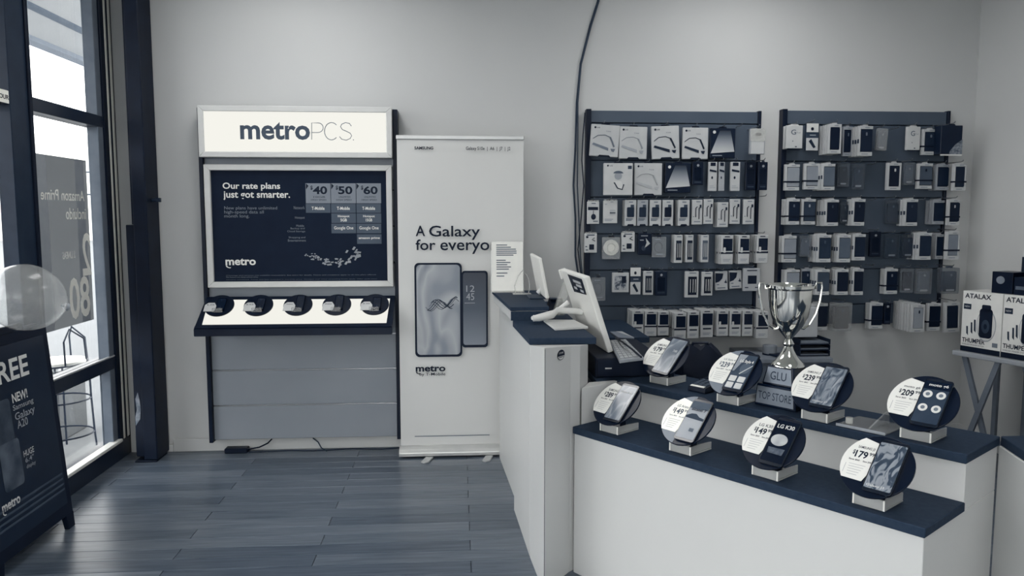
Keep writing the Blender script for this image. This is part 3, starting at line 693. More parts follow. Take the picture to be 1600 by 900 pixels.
        MB().prism([(-.2*w, h-.002), (.2*w, h-.002), (.2*w, h+.0093), (-.2*w, h+.0093)], d*.4, d*.4+.002).build('hang_tab', M(opt.get('tab', 70)), t)
    elif style == 'cable':
        MB().prism(rrect(-w/2, w/2, 0, h, .006), 0, d).build('blister', clear(190, .30, .12), t)
        MB().box(-w/2+.002, w/2-.002, d*.6, d, 0, h*.96).build('card_back', M(110), t)
        rr = min(w, h)*.40
        for q in range(3): MB().tube([(rr*(1-.17*q)*math.cos(2*PI*k/24), d*.3, h*.52+rr*(1-.17*q)*math.sin(2*PI*k/24)) for k in range(24)], .0045, 6, True).build('cable_coil', M(225, rough=.3), t, smooth=True)
        MB().cyl((0, d*.45, h*.52), rr*.55, .004, 'y', 20).build('white_hub', M(242), t); tab(t, w, h)
    elif style == 'arrow':
        B(24); MB().prism([(-.05*w, .30*h), (.38*w, .52*h), (.05*w, .78*h), (.12*w, .55*h)], -.002, -.0003).build('arrow_print', M(178), t); MB().prism(ell(-.1*w, .3*h, .15*w, .12*h, 14), -.002, -.0003).build('dial_print', M(60), t); lines(t, w, h, [(.86, -.3, .2), (.66, -.38, -.1)], 150); tab(t, w, h)
    elif style == 'grey':
        MB().prism(rrect(-w/2, w/2, 0, h, .006), 0, d).build('blister', clear(150, .5, .15), t); MB().box(-w/2+.003, w/2-.003, d*.6, d, .02, h-.004).build('card_back', M(96), t)
        MB().tube([(.28*w*math.cos(2*PI*k/18), d*.4, h*.5+.24*h*math.sin(2*PI*k/18)) for k in range(18)], .004, 6, True).build('ring_part', M(70), t); lines(t, w, h, [(.12, -.2, .3), (.86, -.3, .1)], 140); tab(t, w, h, 30)
    elif style == 'stylus':
        B(178); MB().box(-.28*w, .36*w, -.0012, -.0002, .10*h, .80*h).build('dark_window', M(opt.get('ink', 34)), t)
        for sx in (-.12, .08, .25): MB().cyl((sx*w, -.004, .2*h), .0022, .5*h, 'z', 6).build('stylus', M(opt.get('pen', 170)), t)
        lines(t, w, h, [(.92, -.2, .3)], 110); MB().prism([(-.2*w, h-.002), (.2*w, h-.002), (.15*w, h+.0093), (-.15*w, h+.0093)], d*.4, d*.4+.002).build('hang_tab', M(30), t)
    elif style == 'photo':
        B(178); MB().box(-.36*w, .36*w, -.0012, -.0002, .14*h, .84*h).build('photo_print', picture('pack_photo', [(0,30),(.4,70),(.55,150),(1,190)], 'noise', 3.5, .4, 1.0), t); MB().box(.06*w, .32*w, -.0022, -.0013, .48*h, .82*h).build('dark_device', M(24), t); tab(t, w, h)
    elif style == 'swoosh':
        B(172); MB().prism([(-.5*w, .92*h), (-.5*w, .40*h), (-.2*w, .46*h), (.05*w, .62*h), (.14*w, .88*h)], -.0015, -.0003).build('dark_print', M(28), t); MB().prism([(.18*w, .42*h), (.28*w, .46*h), (.34*w, .58*h), (.38*w, .46*h), (.45*w, .40*h), (.36*w, .36*h)], -.0015, -.0003).build('star_print', M(40), t); lines(t, w, h, [(.10, -.35, .3), (.28, -.4, -.2)], 100); tab(t, w, h, 60)
    elif style == 'square':
        B(162); MB().box(-.24*w, .28*w, -.0012, -.0002, .32*h, .68*h).build('dark_window', M(24), t); lines(t, w, h, [(.14, .2, .4), (.14, -.4, -.2), (.88, -.3, .3)], 40); tab(t, w, h, 60)
    elif style == 'google':
        B(184); text(t, 'lettering', 'G', M(90), -.22*w, .08*w, .60*h, .82*h, -.0012, .01); text(t, 'lettering', 'Pixel', M(120), .12*w, .34*w, .66*h, .72*h, -.0012, 0); lines(t, w, h, [(.06, .05, .15), (.30, -.12, -.08)], 60); MB().box(-.42*w, w/2, -.0008, .002, -.035*h, 0).build('painted_base_shadow', M(20), t); MB().prism([(-.3*w, h-.001), (.3*w, h-.001), (.2*w, h+.0093), (-.2*w, h+.0093)], d*.4, d*.4+.002).build('hang_tab', M(190), t)  # shadow under the box painted as a dark strip
    elif style == 'duo':
        MB().box(-w/2, w/2, 0, d, 0, h).build('box', M(60), t, .002); MB().box(-w/2, w/2, -.003, 0, .68*h, h).build('upper_card', M(200), t); MB().box(-w/2, w/2, -.003, 0, 0, .46*h).build('lower_card', M(178), t); MB().prism(ell(-.02*w, .80*h, .12*w, .06*h, 12), -.005, -.0031).build('knob_print', M(20), t); MB().prism([(-.3*w, .34*h), (-.1*w, .42*h), (.3*w, .12*h), (.12*w, .08*h)], -.005, -.0031).build('device_print', M(40), t); lines(t, w, h, [(.55, -.2, .3)], 150)
    elif style == 'deep':
        B(opt.get('body', 178)); MB().box(-.34*w, .44*w, -.0015, -.0002, .46*h, .88*h).build('dark_window', M(26, rough=.2), t); MB().prism(rrect(-.30*w, -.12*w, .40*h, .58*h, .003), -.0022, -.0016).build('ink_badge', M(190), t) if opt.get('badge') else None
        MB().box(-.3*w, .34*w, -.0015, -.0002, .30*h, .35*h).build('band', M(30), t) if opt.get('band', 1) else MB().box(-w/2, w/2, -.0015, -.0002, .36*h, .42*h).build('dark_band', M(24), t)
        MB().prism([(-.25*w, .93*h), (.25*w, .93*h), (.18*w, .965*h), (-.18*w, .965*h)], -.002, -.0002).build('hang_slot', M(30), t); lines(t, w, h, [(.10, -.3, .2), (.15, -.3, .3)], 150)
    elif style == 'bulk':
        B(30); MB().prism([(-.1*w, 0), (w/2, 0), (w/2, .52*h), (.18*w, .34*h), (-.05*w, .12*h)], -.003, -.0003).build('clear_bag', M(120, rough=.2, var=40, scale=60), t); MB().box(-w/2, w/2, -.004, 0, -.05*h, .0).build('bottom_card', M(200), t); tab(t, w, h, 24)
NAME = {'headset': 'headset_box', 'person': 'headset_box', 'glow': 'accessory_box', 'bag': 'earbud_pack', 'black': 'black_accessory_box', 'narrow': 'headset_carton', 'card': 'charger_card', 'charger': 'charger_pack', 'earbuds': 'earphone_pack', 'case': 'phone_case_pack', 'clear': 'phone_case_pack', 'cable': 'cable_pack', 'arrow': 'holder_pack', 'grey': 'accessory_pack', 'stylus': 'stylus_pack', 'photo': 'accessory_box', 'swoosh': 'mount_pack', 'square': 'mount_pack', 'google': 'accessory_box', 'duo': 'accessory_pack', 'deep': 'boxed_case', 'bulk': 'accessory_box'}
DESC = {'headset': 'white neckband headset box', 'person': 'white headset box printed with a wearer', 'glow': 'dark speaker box with pale glow print', 'bag': 'small white earbud bag', 'black': 'black gadget box', 'narrow': 'narrow white headset carton', 'card': 'white charger card', 'charger': 'white charger pack with notch', 'earbuds': 'white wired earphone pack', 'case': 'white framed phone case', 'clear': 'clear blistered phone case', 'cable': 'clear pack with coiled white cable', 'arrow': 'black holder pack with white arrow', 'grey': 'grey clear accessory pack', 'stylus': 'narrow stylus pack', 'photo': 'white box with photo print', 'swoosh': 'white mount box with dark swoosh', 'square': 'white box with dark square', 'google': 'white box with large G', 'duo': 'white two-part gadget pack', 'deep': 'white boxed case with dark window', 'bulk': 'bulky black bagged box'}
CATG = {'case': 'phone case', 'clear': 'phone case', 'headset': 'box', 'person': 'box', 'earbuds': 'earphones', 'charger': 'charger', 'card': 'charger', 'cable': 'cable'}
def hang(panel, side, row, i, style, rect, yf=-.13, d=.022, tilt=0, stack=0, gap=.034, opt={}, desc=None):
    px0, px1, py0, py1 = rect
    a = at(px0, py1, y=yf); b = at(px1, py0, y=yf)
    w, h = b.x-a.x, b.z-a.z
    nm = desc or DESC[style]
    t = thing(NAME[style], '%s, %s from left in %s row, %s panel' % (nm, ORD[i], ROWS[row], side), CATG.get(style, 'package'), ((a.x+b.x)/2, yf, a.z), 0, 'packages on the %s wall panel' % side, (0, math.radians(tilt), 0))
    make_pack(style, w, h, d, t, opt)
    hook(panel, (a.x+b.x)/2, b.z+.0122, yf-.01)
    gap = min(gap, (-yf-.038-d)/stack) if stack else gap
    for k in range(stack):
        c = copy_tree(t); c.location = (t.location.x+.002*(k % 2), t.location.y+gap*(k+1), t.location.z-.0015*((k+1) % 2))
        c['label'] = '%s pack behind the front one on %s hook, %s row, %s panel' % (ORD[k], ORD[i], ROWS[row], side)
        c['group'] = 'packs behind number %d, row %d, %s panel' % (i+1, row+1, side)
    return t
L_ = 'left'; R_ = 'right'
H2 = dict(ink=40); H1 = dict(ink=110)
rowsA = [
 [('headset', (921,966,195,244.5), dict(tilt=3.5, opt=H1)), ('headset', (967,1011,198,248), dict(tilt=1, opt=dict(ink=150))), ('headset', (1019,1063,197,248), dict(tilt=-2.5, opt=H2)), ('headset', (1066,1107,199.5,248.5), dict(opt=H2)), ('glow', (1109,1149.5,200.5,247), {}), ('bag', (1171,1196,201,241), dict(yf=-.2))],
 [('person', (943,989,255,305), dict(yf=-.16)), ('headset', (991,1035,255,305), dict(opt=dict(ink=165))), ('glow', (1039,1080,255,301), {}), ('black', (1081.5,1099.5,253,289), {}), ('narrow', (1106.5,1121,253,298.5), {}), ('narrow', (1122.5,1133,253,298.5), dict(opt=dict(body=158))), ('narrow', (1141,1157,253,298.5), {}), ('black', (1164.5,1182,253,297), {}), ('black', (1184.5,1200,253,297), dict(yf=-.16))],
 [('card', (917.5,936.5,315,350), dict(opt=dict(k=0))), ('card', (942.5,965,313.5,349), dict(opt=dict(k=1))), ('charger', (976,994.5,312.5,353), dict(stack=2)), ('charger', (995.5,1013,312.5,353), dict(opt=dict(body=155))), ('charger', (1015,1033.5,312.5,353), {}), ('charger', (1035,1052.5,312.5,353), dict(opt=dict(ink=20))), ('charger', (1059,1078,312.5,353), dict(stack=2)), ('earbuds', (1081,1098,312,351), {}), ('earbuds', (1099,1115,311,350), {}), ('earbuds', (1120.5,1138.5,316,355), dict(stack=2)), ('earbuds', (1140,1157,311,350), {}), ('earbuds', (1161,1179,311.5,350.5), {})],
 [('card', (913,933,365,395), dict(opt=dict(k=2))), ('cable', (941,969.5,370.5,405), dict(d=.03)), ('card', (971,992,363.5,393.5), dict(opt=dict(k=2))), ('arrow', (997,1018.5,364.5,398), {}), ('grey', (1018.5,1041,370,402), {}), ('stylus', (1053,1067,367,411), dict(stack=2)), ('stylus', (1071,1084,367,410), dict(stack=2)), ('stylus', (1094.5,1108,367,410), dict(stack=2, opt=dict(ink=90))), ('deep', (1126,1146,367.5,413), dict(stack=4, yf=-.17, opt=dict(badge=1, band=0))), ('deep', (1153,1172,367.5,412.5), dict(stack=3, yf=-.17, opt=dict(badge=1, band=0))), ('deep', (1181.5,1201,367,411.5), dict(stack=3, yf=-.17, opt=dict(badge=1, band=0)))],
 [('grey', (924.5,946,433.5,470), dict(desc='clear pack with small photo card')), ('photo', (956.5,983,426,457), {}), ('duo', (984.5,1001,418,460), {}), ('stylus', (1004.5,1021,423.5,461), {}), ('black', (1023.5,1043,424,462), dict(opt=dict(body=34))), ('stylus', (1070,1092,424,465), dict(opt=dict(ink=20, pen=200), desc='dark stylus pack with pale pens')), ('stylus', (1096,1114,425,462), dict(opt=dict(ink=20, pen=190), desc='dark stylus pack with grey pens')), ('swoosh', (1118,1138,424,453.5), dict(tilt=-2)), ('swoosh', (1140.5,1160,422.5,451), dict(tilt=-3)), ('square', (1161,1188.5,419,455), dict(yf=-.16))],
 [('deep', (987,1006,485.5,525), dict(stack=4, yf=-.22, opt=dict(badge=1))), ('deep', (1007,1026.5,486,525.5), dict(stack=4, yf=-.22, opt=dict(band=0))), ('deep', (1027.5,1045.5,487,524.5), dict(stack=4, yf=-.22, opt=dict(band=0))), ('deep', (1053,1072.5,489,531), dict(stack=5, yf=-.26, opt=dict(band=0))), ('deep', (1073.5,1092.5,487,529), dict(stack=5, yf=-.26)), ('deep', (1094,1115,484.5,527.5), dict(stack=4, yf=-.22)), ('deep', (1119,1138.5,485.5,525.5), dict(stack=4, yf=-.22, opt=dict(badge=1))), ('deep', (1139.5,1158.5,485.5,525.5), dict(stack=4, yf=-.22, opt=dict(badge=1))), ('deep', (1159.5,1177,485.5,525.5), dict(stack=4, yf=-.22)), ('deep', (1181,1201,487,529), dict(stack=4, yf=-.24, opt=dict(band=0)))],
]
C = lambda **k: dict(opt=k)
rowsB = [
 [('google', (1228,1255,196,232), dict(stack=1)), ('duo', (1259,1279,193,235), {}), ('case', (1293,1315.5,194,240), dict(stack=3, yf=-.2, opt=dict(case=24, closed=1, logo=0))), ('case', (1316.5,1332.5,198,244), dict(yf=-.1, opt=dict(case=30, frame=150, side=.1, closed=1))), ('case', (1340,1364.5,197,243.5), dict(stack=3, yf=-.18, opt=dict(case=32, notch=1))), ('clear', (1369,1386.5,200.5,235), dict(tilt=3, opt=dict(case=110, body=170))), ('google', (1416,1439,198,234.5), {}), ('case', (1440,1466,202,242), C(case=44, strap=1)), ('bulk', (1469,1505,196,241), dict(yf=-.2, d=.08))],
 [('case', (1225.5,1250,257,297.5), C(case=140, strap=1, logo=0)), ('case', (1255.5,1281.5,255.5,296), C(case=135, strap=1, logo=0, back=30)), ('case', (1283,1305.5,256,297), dict(stack=3, yf=-.18, opt=dict(case=96, notch=1, logo=0))), ('clear', (1308,1328,255,292), dict(opt=dict(case=20, body=90))), ('clear', (1331,1352,256,296), dict(opt=dict(case=58, body=80))), ('case', (1385,1409,254.5,297), C(case=20, closed=1, hole=190)), ('clear', (1411.5,1430.5,254,289), dict(opt=dict(case=88, body=110))), ('case', (1432.5,1458,255.5,295), C(case=80, strap=1, hole=24)), ('case', (1463,1484,257,297), dict(stack=4, yf=-.13, d=.014, opt=dict(case=36, logo=0, side=.06, frame=150), desc='stacked grey framed phone case')), ('case', (1488.5,1511,256,298), dict(yf=-.2, opt=dict(case=38, strap=1, logo=0, closed=1)))],
 [('case', (1228.5,1250,311,351), dict(stack=2, yf=-.16, opt=dict(case=30, strap=1))), ('case', (1251.5,1275,311,351), C(case=60, strap=1, hole=160)), ('case', (1288,1311,312,353), dict(stack=3, yf=-.18, opt=dict(case=20, notch=1, hole=70))), ('clear', (1312,1328.5,315,349.5), dict(opt=dict(case=40, body=70))), ('case', (1330.5,1352,311,352.5), dict(stack=2, yf=-.18, tilt=1, opt=dict(case=20, notch=1, hole=70))), ('clear', (1383,1407.5,312,350), dict(opt=dict(case=56, body=70, card=0))), ('case', (1412,1435,311.5,353), dict(stack=2, yf=-.18, opt=dict(case=36, notch=1, hole=70))), ('case', (1457,1476.5,313,350.5), dict(stack=4, yf=-.13, d=.014, opt=dict(case=40, logo=0, side=.06, frame=150), desc='stacked grey framed phone case')), ('case', (1480,1501,312,352), dict(yf=-.2, opt=dict(case=26, strap=1, hole=180)))],
 [('case', (1221,1245,368.5,410), dict(stack=1, opt=dict(case=132, strap=1, logo=0, back=40))), ('clear', (1249.5,1268,368,401.5), dict(opt=dict(case=84, body=110, card=0))), ('case', (1275.5,1299.5,367,410), dict(stack=3, yf=-.18, opt=dict(case=50, notch=1, hole=80))), ('case', (1307,1330,367,410), dict(stack=3, yf=-.18, opt=dict(case=90, notch=1, logo=0))), ('case', (1331.5,1353,366,407), dict(stack=3, yf=-.18, opt=dict(case=36, notch=1, logo=0))), ('black', (1358.5,1377.5,362,401), dict(opt=dict(body=16), desc='black phone case pack')), ('clear', (1382,1405.5,366,404), dict(opt=dict(case=60, body=70))), ('clear', (1408,1430.5,366,403.5), dict(opt=dict(case=50, body=60))), ('case', (1432.5,1456.5,364,406), dict(stack=3, yf=-.18, opt=dict(case=44, notch=1, logo=0))), ('case', (1461,1475,366,405), dict(stack=4, yf=-.13, d=.014, opt=dict(case=40, logo=0, side=.12, frame=160), desc='stacked grey framed phone case')), ('case', (1477,1500.5,362,405.5), dict(yf=-.2, opt=dict(case=120, strap=1, logo=0, closed=1, back=120)))],
 [('case', (1225,1250,421.5,460), dict(stack=1, opt=dict(case=132, strap=1, logo=0, back=40))), ('case', (1251.5,1270,420,457), dict(yf=-.1, opt=dict(case=40, frame=150, side=.04, hole=120))), ('case', (1273,1297,421,461), dict(stack=3, yf=-.18, opt=dict(case=70, notch=1, logo=0))), ('case', (1304,1326.5,421,461), dict(stack=3, yf=-.18, opt=dict(case=22, notch=1, logo=0))), ('case', (1331,1350,420,461), dict(stack=2, yf=-.18, opt=dict(case=20, notch=1, logo=0))), ('case', (1381,1403.5,420,459.5), dict(stack=1, opt=dict(case=28, strap=1, hole=120))), ('clear', (1407.5,1428.5,419,457.5), dict(opt=dict(case=18, body=130, op=.3))), ('clear', (1430.5,1457,419,459.5), dict(opt=dict(case=100, body=140, op=.3))), ('clear', (1470,1500,418.5,459), dict(yf=-.2, d=.05, opt=dict(case=64, body=110, op=.3)))],
 [('case', (1264,1294,474,516.5), dict(stack=1, opt=dict(case=24, notch=1, logo=0))), ('clear', (1300,1332,473,517.5), dict(d=.05, yf=-.18, opt=dict(case=16, body=170, op=.25, card=0))), ('case', (1357.5,1380,473.5,514), dict(stack=1, opt=dict(case=26, strap=1, logo=0))), ('black', (1381,1393,474,507), dict(opt=dict(body=14), desc='black phone case pack')), ('case', (1423.5,1446,476,519.5), dict(stack=6, yf=-.26, opt=dict(case=140, logo=1, closed=1, side=.12, hole=24, back=160))), ('case', (1447.5,1471,474,517), dict(yf=-.2, opt=dict(case=20, strap=1, logo=0))), ('case', (1475.5,1502,472.5,519.5), dict(tilt=-2, yf=-.2, opt=dict(case=34, strap=0, closed=1, logo=0)))],
]
for rows, panel, side in ((rowsA, PA, L_), (rowsB, PB, R_)):
    for r_i, row in enumerate(rows):
        for i, (style, rect, kw) in enumerate(row): hang(panel, side, r_i, i, style, rect, **kw)
# empty hooks that show between the packages
for panel, pts in ((PA, ((1158,196),(1030,362),(1050,420),(1196,306))), (PB, ((1402,200),(1366,256),(1366,312),(1443,312),(1363,415)))):
    for px, py in pts:
        p = at(px, py, y=-.12); hook(panel, p.x, p.z, -.12)

# ================================================================== COUNTERS
def poly_part(parent, name, pts, z0, z1, mat, bevel=.002):
    return MB().prism(pts, z0, z1, 'xy').build(name, mat, parent, bevel, world=True)
dv = Vector((.6, -.8, 0)); nv = Vector((.8, .6, 0)); RZ = math.atan2(-.8, .6)
P0 = Vector((.485, -1.88, 0)); Q = Vector((.338, -1.985, 0))
SEAM = M(60, rough=.7)
far = thing('service_counter', 'white service counter against the back wall with raised dark shelf on top', 'counter', (.4, -.6, 0))
poly_part(far, 'body', [(.258, -.29), (.312, -1.157), (.56, -1.157), (.56, -.29)], 0, .97, WHITE_LAM)
poly_part(far, 'worktop', [(.252, -.287), (.306, -1.159), (.60, -1.159), (.60, -.287)], .9705, 1.0, SLAB)
poly_part(far, 'shelf_riser', [(.222, -.29), (.272, -1.15), (.462, -1.15), (.49, -.29)], 1.0005, 1.050, WHITE_LAM)
poly_part(far, 'riser_front', [(.270, -1.1505), (.2702, -1.1535), (.464, -1.1535), (.464, -1.1505)], 1.0005, 1.048, SLAB, 0)
poly_part(far, 'shelf_top', [(.212, -.278), (.267, -1.157), (.467, -1.157), (.495, -.278)], 1.0505, 1.070, SLAB)
near = thing('corner_counter', 'white corner counter with angled end panel and round store sticker', 'counter', (.42, -1.5, 0))
poly_part(near, 'body', [(.286, -1.162), (.316, -1.716), (.571, -1.716), (.555, -1.162)], 0, .97, WHITE_LAM)
poly_part(near, 'worktop', [(.279, -1.161), (.312, -1.722), (.61, -1.722), (.59, -1.161)], .9705, 1.0, SLAB)
E1 = Q+nv*.234; E2 = P0+nv*.285
EP = [(.3165, -1.7235, .969), (.342, -2.05, 1.014), (.473, -1.879, .992), (E1.x-.006, E1.y+.006, .985), (.573, -1.7235, .969)]
MB().loft([[(p[0], p[1], 0) for p in EP], EP]).build('end_panel', WHITE_LAM, near, .0012, world=True)
poly_part(near, 'low_panel', [(E1.x+.0005, E1.y), (E2.x-.004, E2.y), (.70, -1.69), (.578, -1.7235)], 0, .80, WHITE_LAM, .0015)
fdr = (Vector((.473, -1.879, 0))-Vector((.342, -2.05, 0))).normalized(); fno = Vector((fdr.y, -fdr.x, 0))
sp = Vector((.342, -2.05, 0))+fdr*.004+fno*.0003
MB().box(-.0011, .0011, -.0006, .001, 0.0, 1.008).build('panel_joint', SEAM, near, matrix=Matrix.Translation(sp-near.location) @ Matrix.Rotation(math.atan2(fdr.y, fdr.x), 4, 'Z'))
# round sticker on the end panel (reads along n)
QF = Vector((.342, -2.05, 0))
best = min(range(0, 60), key=lambda k: abs((lambda p: 800+FPX*((p-CAM).dot(RT))/((p-CAM).dot(FW)))(QF+fdr*(k*.005)+Vector((0, 0, .95)))-876))
stp = QF+fdr*(best*.005)+Vector((0, 0, .966))+fno*.0008
smx = Matrix.Translation(stp-near.location) @ Matrix.Rotation(math.atan2(fdr.y, fdr.x), 4, 'Z')
MB().prism(ell(0, 0, .030, .0215, 28), -.001, 0).build('sticker', INK, near, matrix=smx)
MB().prism(ell(0, 0, .0265, .0185, 24, PI+.25, 2*PI-.25), -.0016, -.0011).build('sticker_face', M(200), near, matrix=smx)
text(near, 'lettering', 'metro', INK, -.020, .020, -.012, -.004, -.0018, .02, matrix=smx)
text(near, 'lettering', 'STORE', M(200), -.018, .018, .005, .012, -.0018, .01, matrix=smx)

dc = thing('display_counter', 'angled white two-tier display counter with dark tops and phone stands', 'counter', P0, RZ)
def cpart(name, b, mat, bevel=.002): return MB().box(*b).build(name, mat, dc, bevel)
cpart('lower_body', (.003, 1.410, .004, .592, 0, .6145), WHITE_LAM)
cpart('lower_top', (.0, 1.415, -.004, .305, .615, .645), SLAB, .0025)
cpart('upper_body', (.003, 1.410, .308, .592, .6148, .7685), WHITE_LAM)
cpart('upper_top', (.0, 1.415, .296, .600, .769, .80), SLAB, .0025)
rc = thing('side_counter', 'white counter at right edge of frame with round ring logo', 'counter', (2.0, -2.9, 0))
fl0 = Vector((1.8185, -2.652, 0)); fdir = Vector((-.25, -.968, 0)).normalized(); fl1 = fl0+fdir*.75
poly_part(rc, 'body', [(fl0.x-.008, fl0.y), (fl1.x, fl1.y), (fl1.x+.9, fl1.y-.1), (fl0.x+.9, fl0.y)], 0, .768, WHITE_LAM)
poly_part(rc, 'top', [(fl0.x, fl0.y+.004), (fl1.x-.006, fl1.y), (fl1.x+.9, fl1.y-.1), (fl0.x+.9, fl0.y+.004)], .7685, .80, SLAB)
lg = fl0+fdir*.225+Vector((0, 0, .690)); lmx = Matrix.Translation(lg+Vector((-.968, .25, 0))*.001-rc.location) @ Matrix.Rotation(math.atan2(fdir.y, fdir.x), 4, 'Z')
MB().prism(ell(0, 0, .046, .043, 32), -.0010, 0).build('logo_ring', INK, rc, matrix=lmx)
MB().prism(ell(0, 0, .041, .038, 32), -.0016, -.0011).build('logo_face', M(215), rc, matrix=lmx)
text(rc, 'lettering', 'metro', INK, -.034, .034, -.012, .012, -.0020, .02, matrix=lmx)
ts = thing('till_shelf', 'dark low shelf behind the corner counter holding the cash drawer', 'shelf', (.72, -1.35, 0))
poly_part(ts, 'body', [(.62, -1.68), (.74, -1.675), (.965, -1.51), (.965, -.82), (.62, -.82)], 0, .765, M(120))
poly_part(ts, 'top', [(.618, -1.682), (.735, -1.68), (.97, -1.505), (.97, -.815), (.618, -.815)], .7655, .797, SLAB)
ic = thing('inner_counter', 'white counter with dark top behind the till by the back wall', 'counter', (.85, -.4, 0))
poly_part(ic, 'body', [(.66, -.79), (1.07, -.79), (1.07, -.075), (.66, -.075)], 0, .818, M(150, rough=.4))
poly_part(ic, 'top', [(.63, -.806), (1.083, -.806), (1.083, -.07), (.63, -.07)], .8185, .85, SLAB)

# ------------------------------------------------------------------ phone stands
PRICE_PAPER = M(214, rough=.5, var=2)
def card_poly(r):
    a0, a1 = math.radians(125), math.radians(214)
    arc = [((r-.001)*math.cos(a0+(a1-a0)*k/10), (r-.001)*math.sin(a0+(a1-a0)*k/10)) for k in range(11)]
    return arc+[(-.026, arc[-1][1]-.002), (.010, .042), (-.016, .078)]
def phone_stand(label, px3, z, model, dollars, screen, lean=0.0, silver=False, ph=(.088, .186), cardv=None, topname=None):
    l, f, r = [at(p[0], p[1], z=z) for p in px3]
    c = (l+r)/2
    loc = P0+dv*((c-P0).dot(dv))+nv*((c-P0).dot(nv)); loc.z = z+.001
    g = thing('phone_stand', label, 'phone stand', loc, RZ, 'phone stands on the display counter')
    # clear acrylic cradle: floor plate, front lip, two cheeks
    A = ACRYL
    MB().box(-.05, .05, -.0602, .064, 0, .006).build('base_plate', A, g, .001)
    MB().box(-.05, .05, -.067, -.0605, 0, .034).build('front_lip', A, g, .001)
    MB().prism([(-.06, .0065), (.064, .0065), (.064, .03), (-.01, .034), (-.06, .034)], -.0495, -.0445, 'yz').build('cheek', A, g, .001)
    MB().prism([(-.06, .0065), (.064, .0065), (.064, .03), (-.01, .034), (-.06, .034)], .0445, .0495, 'yz').build('cheek', A, g, .001)
    for xe in (-.049, .0445): MB().box(xe, xe+.005, -.0685, -.067, 0.001, .033).build('edge_glint', M(215, rough=.2), g)  # glint of the acrylic edges painted as pale opaque strips
    MB().cyl((.0, .02, .006), .014, .045, 'z', 16).build('holder_post', M(24, rough=.3), g)
    mx = Matrix.Translation((0, -.02, .119)) @ Matrix.Rotation(math.radians(-45), 4, 'X')
    R_d = .110
    MB().cyl((0, 0, 0), R_d, .007, 'y', 48).build('disc', M(14, rough=.28, var=2) if not silver else M(20, rough=.25), g, .0012, matrix=mx)
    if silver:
        MB().prism(ell(0, 0, R_d-.002, R_d-.002, 28, math.radians(95), math.radians(262)), -.0006, -.0001).build('disc_sheen', M(118, rough=.25), g, matrix=mx)  # silver sheen painted as a paler half over the dark disc
    pc = MB().prism(card_poly(R_d), -.0022, -.0007).build('price_card', M(cardv, rough=.45, var=2) if cardv else PRICE_PAPER, g, matrix=mx)
    tz = -.0026; ink = M(30, rough=.6, var=1) if not silver else M(90, rough=.6, var=1)
    text(pc, 'lettering', model, ink, -.074, -.022, .046, .058, tz, .012)
    text(pc, 'lettering', '$', ink, -.084, -.077, .022, .040, tz, .02)
    text(pc, 'lettering', dollars, ink, -.075, -.036, .014, .040, tz, .03)
    text(pc, 'lettering', '99', ink, -.033, -.017, .028, .040, tz, .02)
    text(pc, 'lettering', 'Save $60', ink, -.088, -.054, .001, .008, tz, .015); text(pc, 'lettering', 'Save $90', ink, -.044, -.018, .001, .008, tz, .015)
    sm = MB()
    for k in range(5): sm.box(-.082+.001*k, -.030-.004*k, tz, tz+.0006, -.012-.009*k, -.0105-.009*k)
    sm.box(-.092, -.0905, tz, tz+.0006, -.045, -.012); o = sm.build('small_print', M(165), pc); o['kind'] = 'stuff'
    # phone
    w, h = ph; pm = mx @ Matrix.Translation((.030, 0, 0)) @ Matrix.Rotation(lean, 4, 'Y')
    phn = MB().prism(rrect(-w/2, w/2, -h/2, h/2, .010, 4), -.0105, -.0015).build('phone', M(12, rough=.18, spec=.5), g, .001, matrix=pm, seg=1)
    sw_, sh = w/2-.004, h/2-.011
    y0 = -.0112
    scr = MB().prism(rrect(-sw_, sw_, -sh, sh, .004, 3), y0, y0+.0006)
    if screen in ('marble', 'petals', 'sky'):
        scr.build('screen', SCR[{'marble': 0, 'sky': 1, 'petals': 2}[screen]], phn)
    elif screen == 'tiles':
        scr.build('screen', M(70, rough=.2), phn)
        MB().prism([(-.03, 0), (-.002, .082), (-.038, .082), (-.038, 0)], y0-.0005, y0-.0001).build('screen_panel', M(140, rough=.2), phn)
        MB().prism(ell(.012, .018, .022, .026, 20), y0-.0005, y0-.0001).build('screen_bubble', M(90, rough=.2), phn)
        MB().prism([(.0, -.012), (.038, .032), (.038, .038), (-.004, -.009)], y0-.0009, y0-.0006).build('stylus_print', M(170), phn)
        for sx in (-.019, .019):
            for sz in (-.035, -.066): MB().prism(rrect(sx-.015, sx+.015, sz-.013, sz+.013, .003), y0-.0009, y0-.0002).build('tile', M(190, rough=.3), phn)
    elif screen == 'circles':
        scr.build('screen', M(62, rough=.25), phn)
        MB().box(-sw_, sw_, y0-.0004, y0-.0001, sh*.62, sh).build('screen_header', M(20, rough=.2), phn)
        for sx in (-.020, .021):
            for sz in (.030, -.024):
                MB().prism(ell(sx, sz, .0145, .0145, 20), y0-.0009, y0-.0002).build('icon', M(205), phn); MB().prism(ell(sx, sz, .007, .007, 10), y0-.0013, y0-.0010).build('icon_mark', M(110), phn)
    elif screen == 'planet':
        scr.build('screen', M(12, rough=.16), phn)
        MB().prism(ell(-.004, .004, .030, .023, 28, 0, 2*PI), y0-.0009, y0-.0002).build('dome_print', picture('dome_print', [(0,110),(.5,170),(1,215)], 'noise', 1.2, .2, .4), phn)
        MB().prism([(-.030, -.028), (.030, -.028), (.027, -.052), (-.027, -.050)], y0-.0009, y0-.0002).build('stone_print', M(90, rough=.3, var=40, scale=40), phn)
    elif screen == 'wave':
        scr.build('screen', M(140, rough=.2), phn)
        MB().prism([(-sw_, sh*.6), (sw_, sh*.6), (sw_, sh), (-sw_, sh)], y0-.0004, y0-.0001).build('screen_header', M(84), phn)
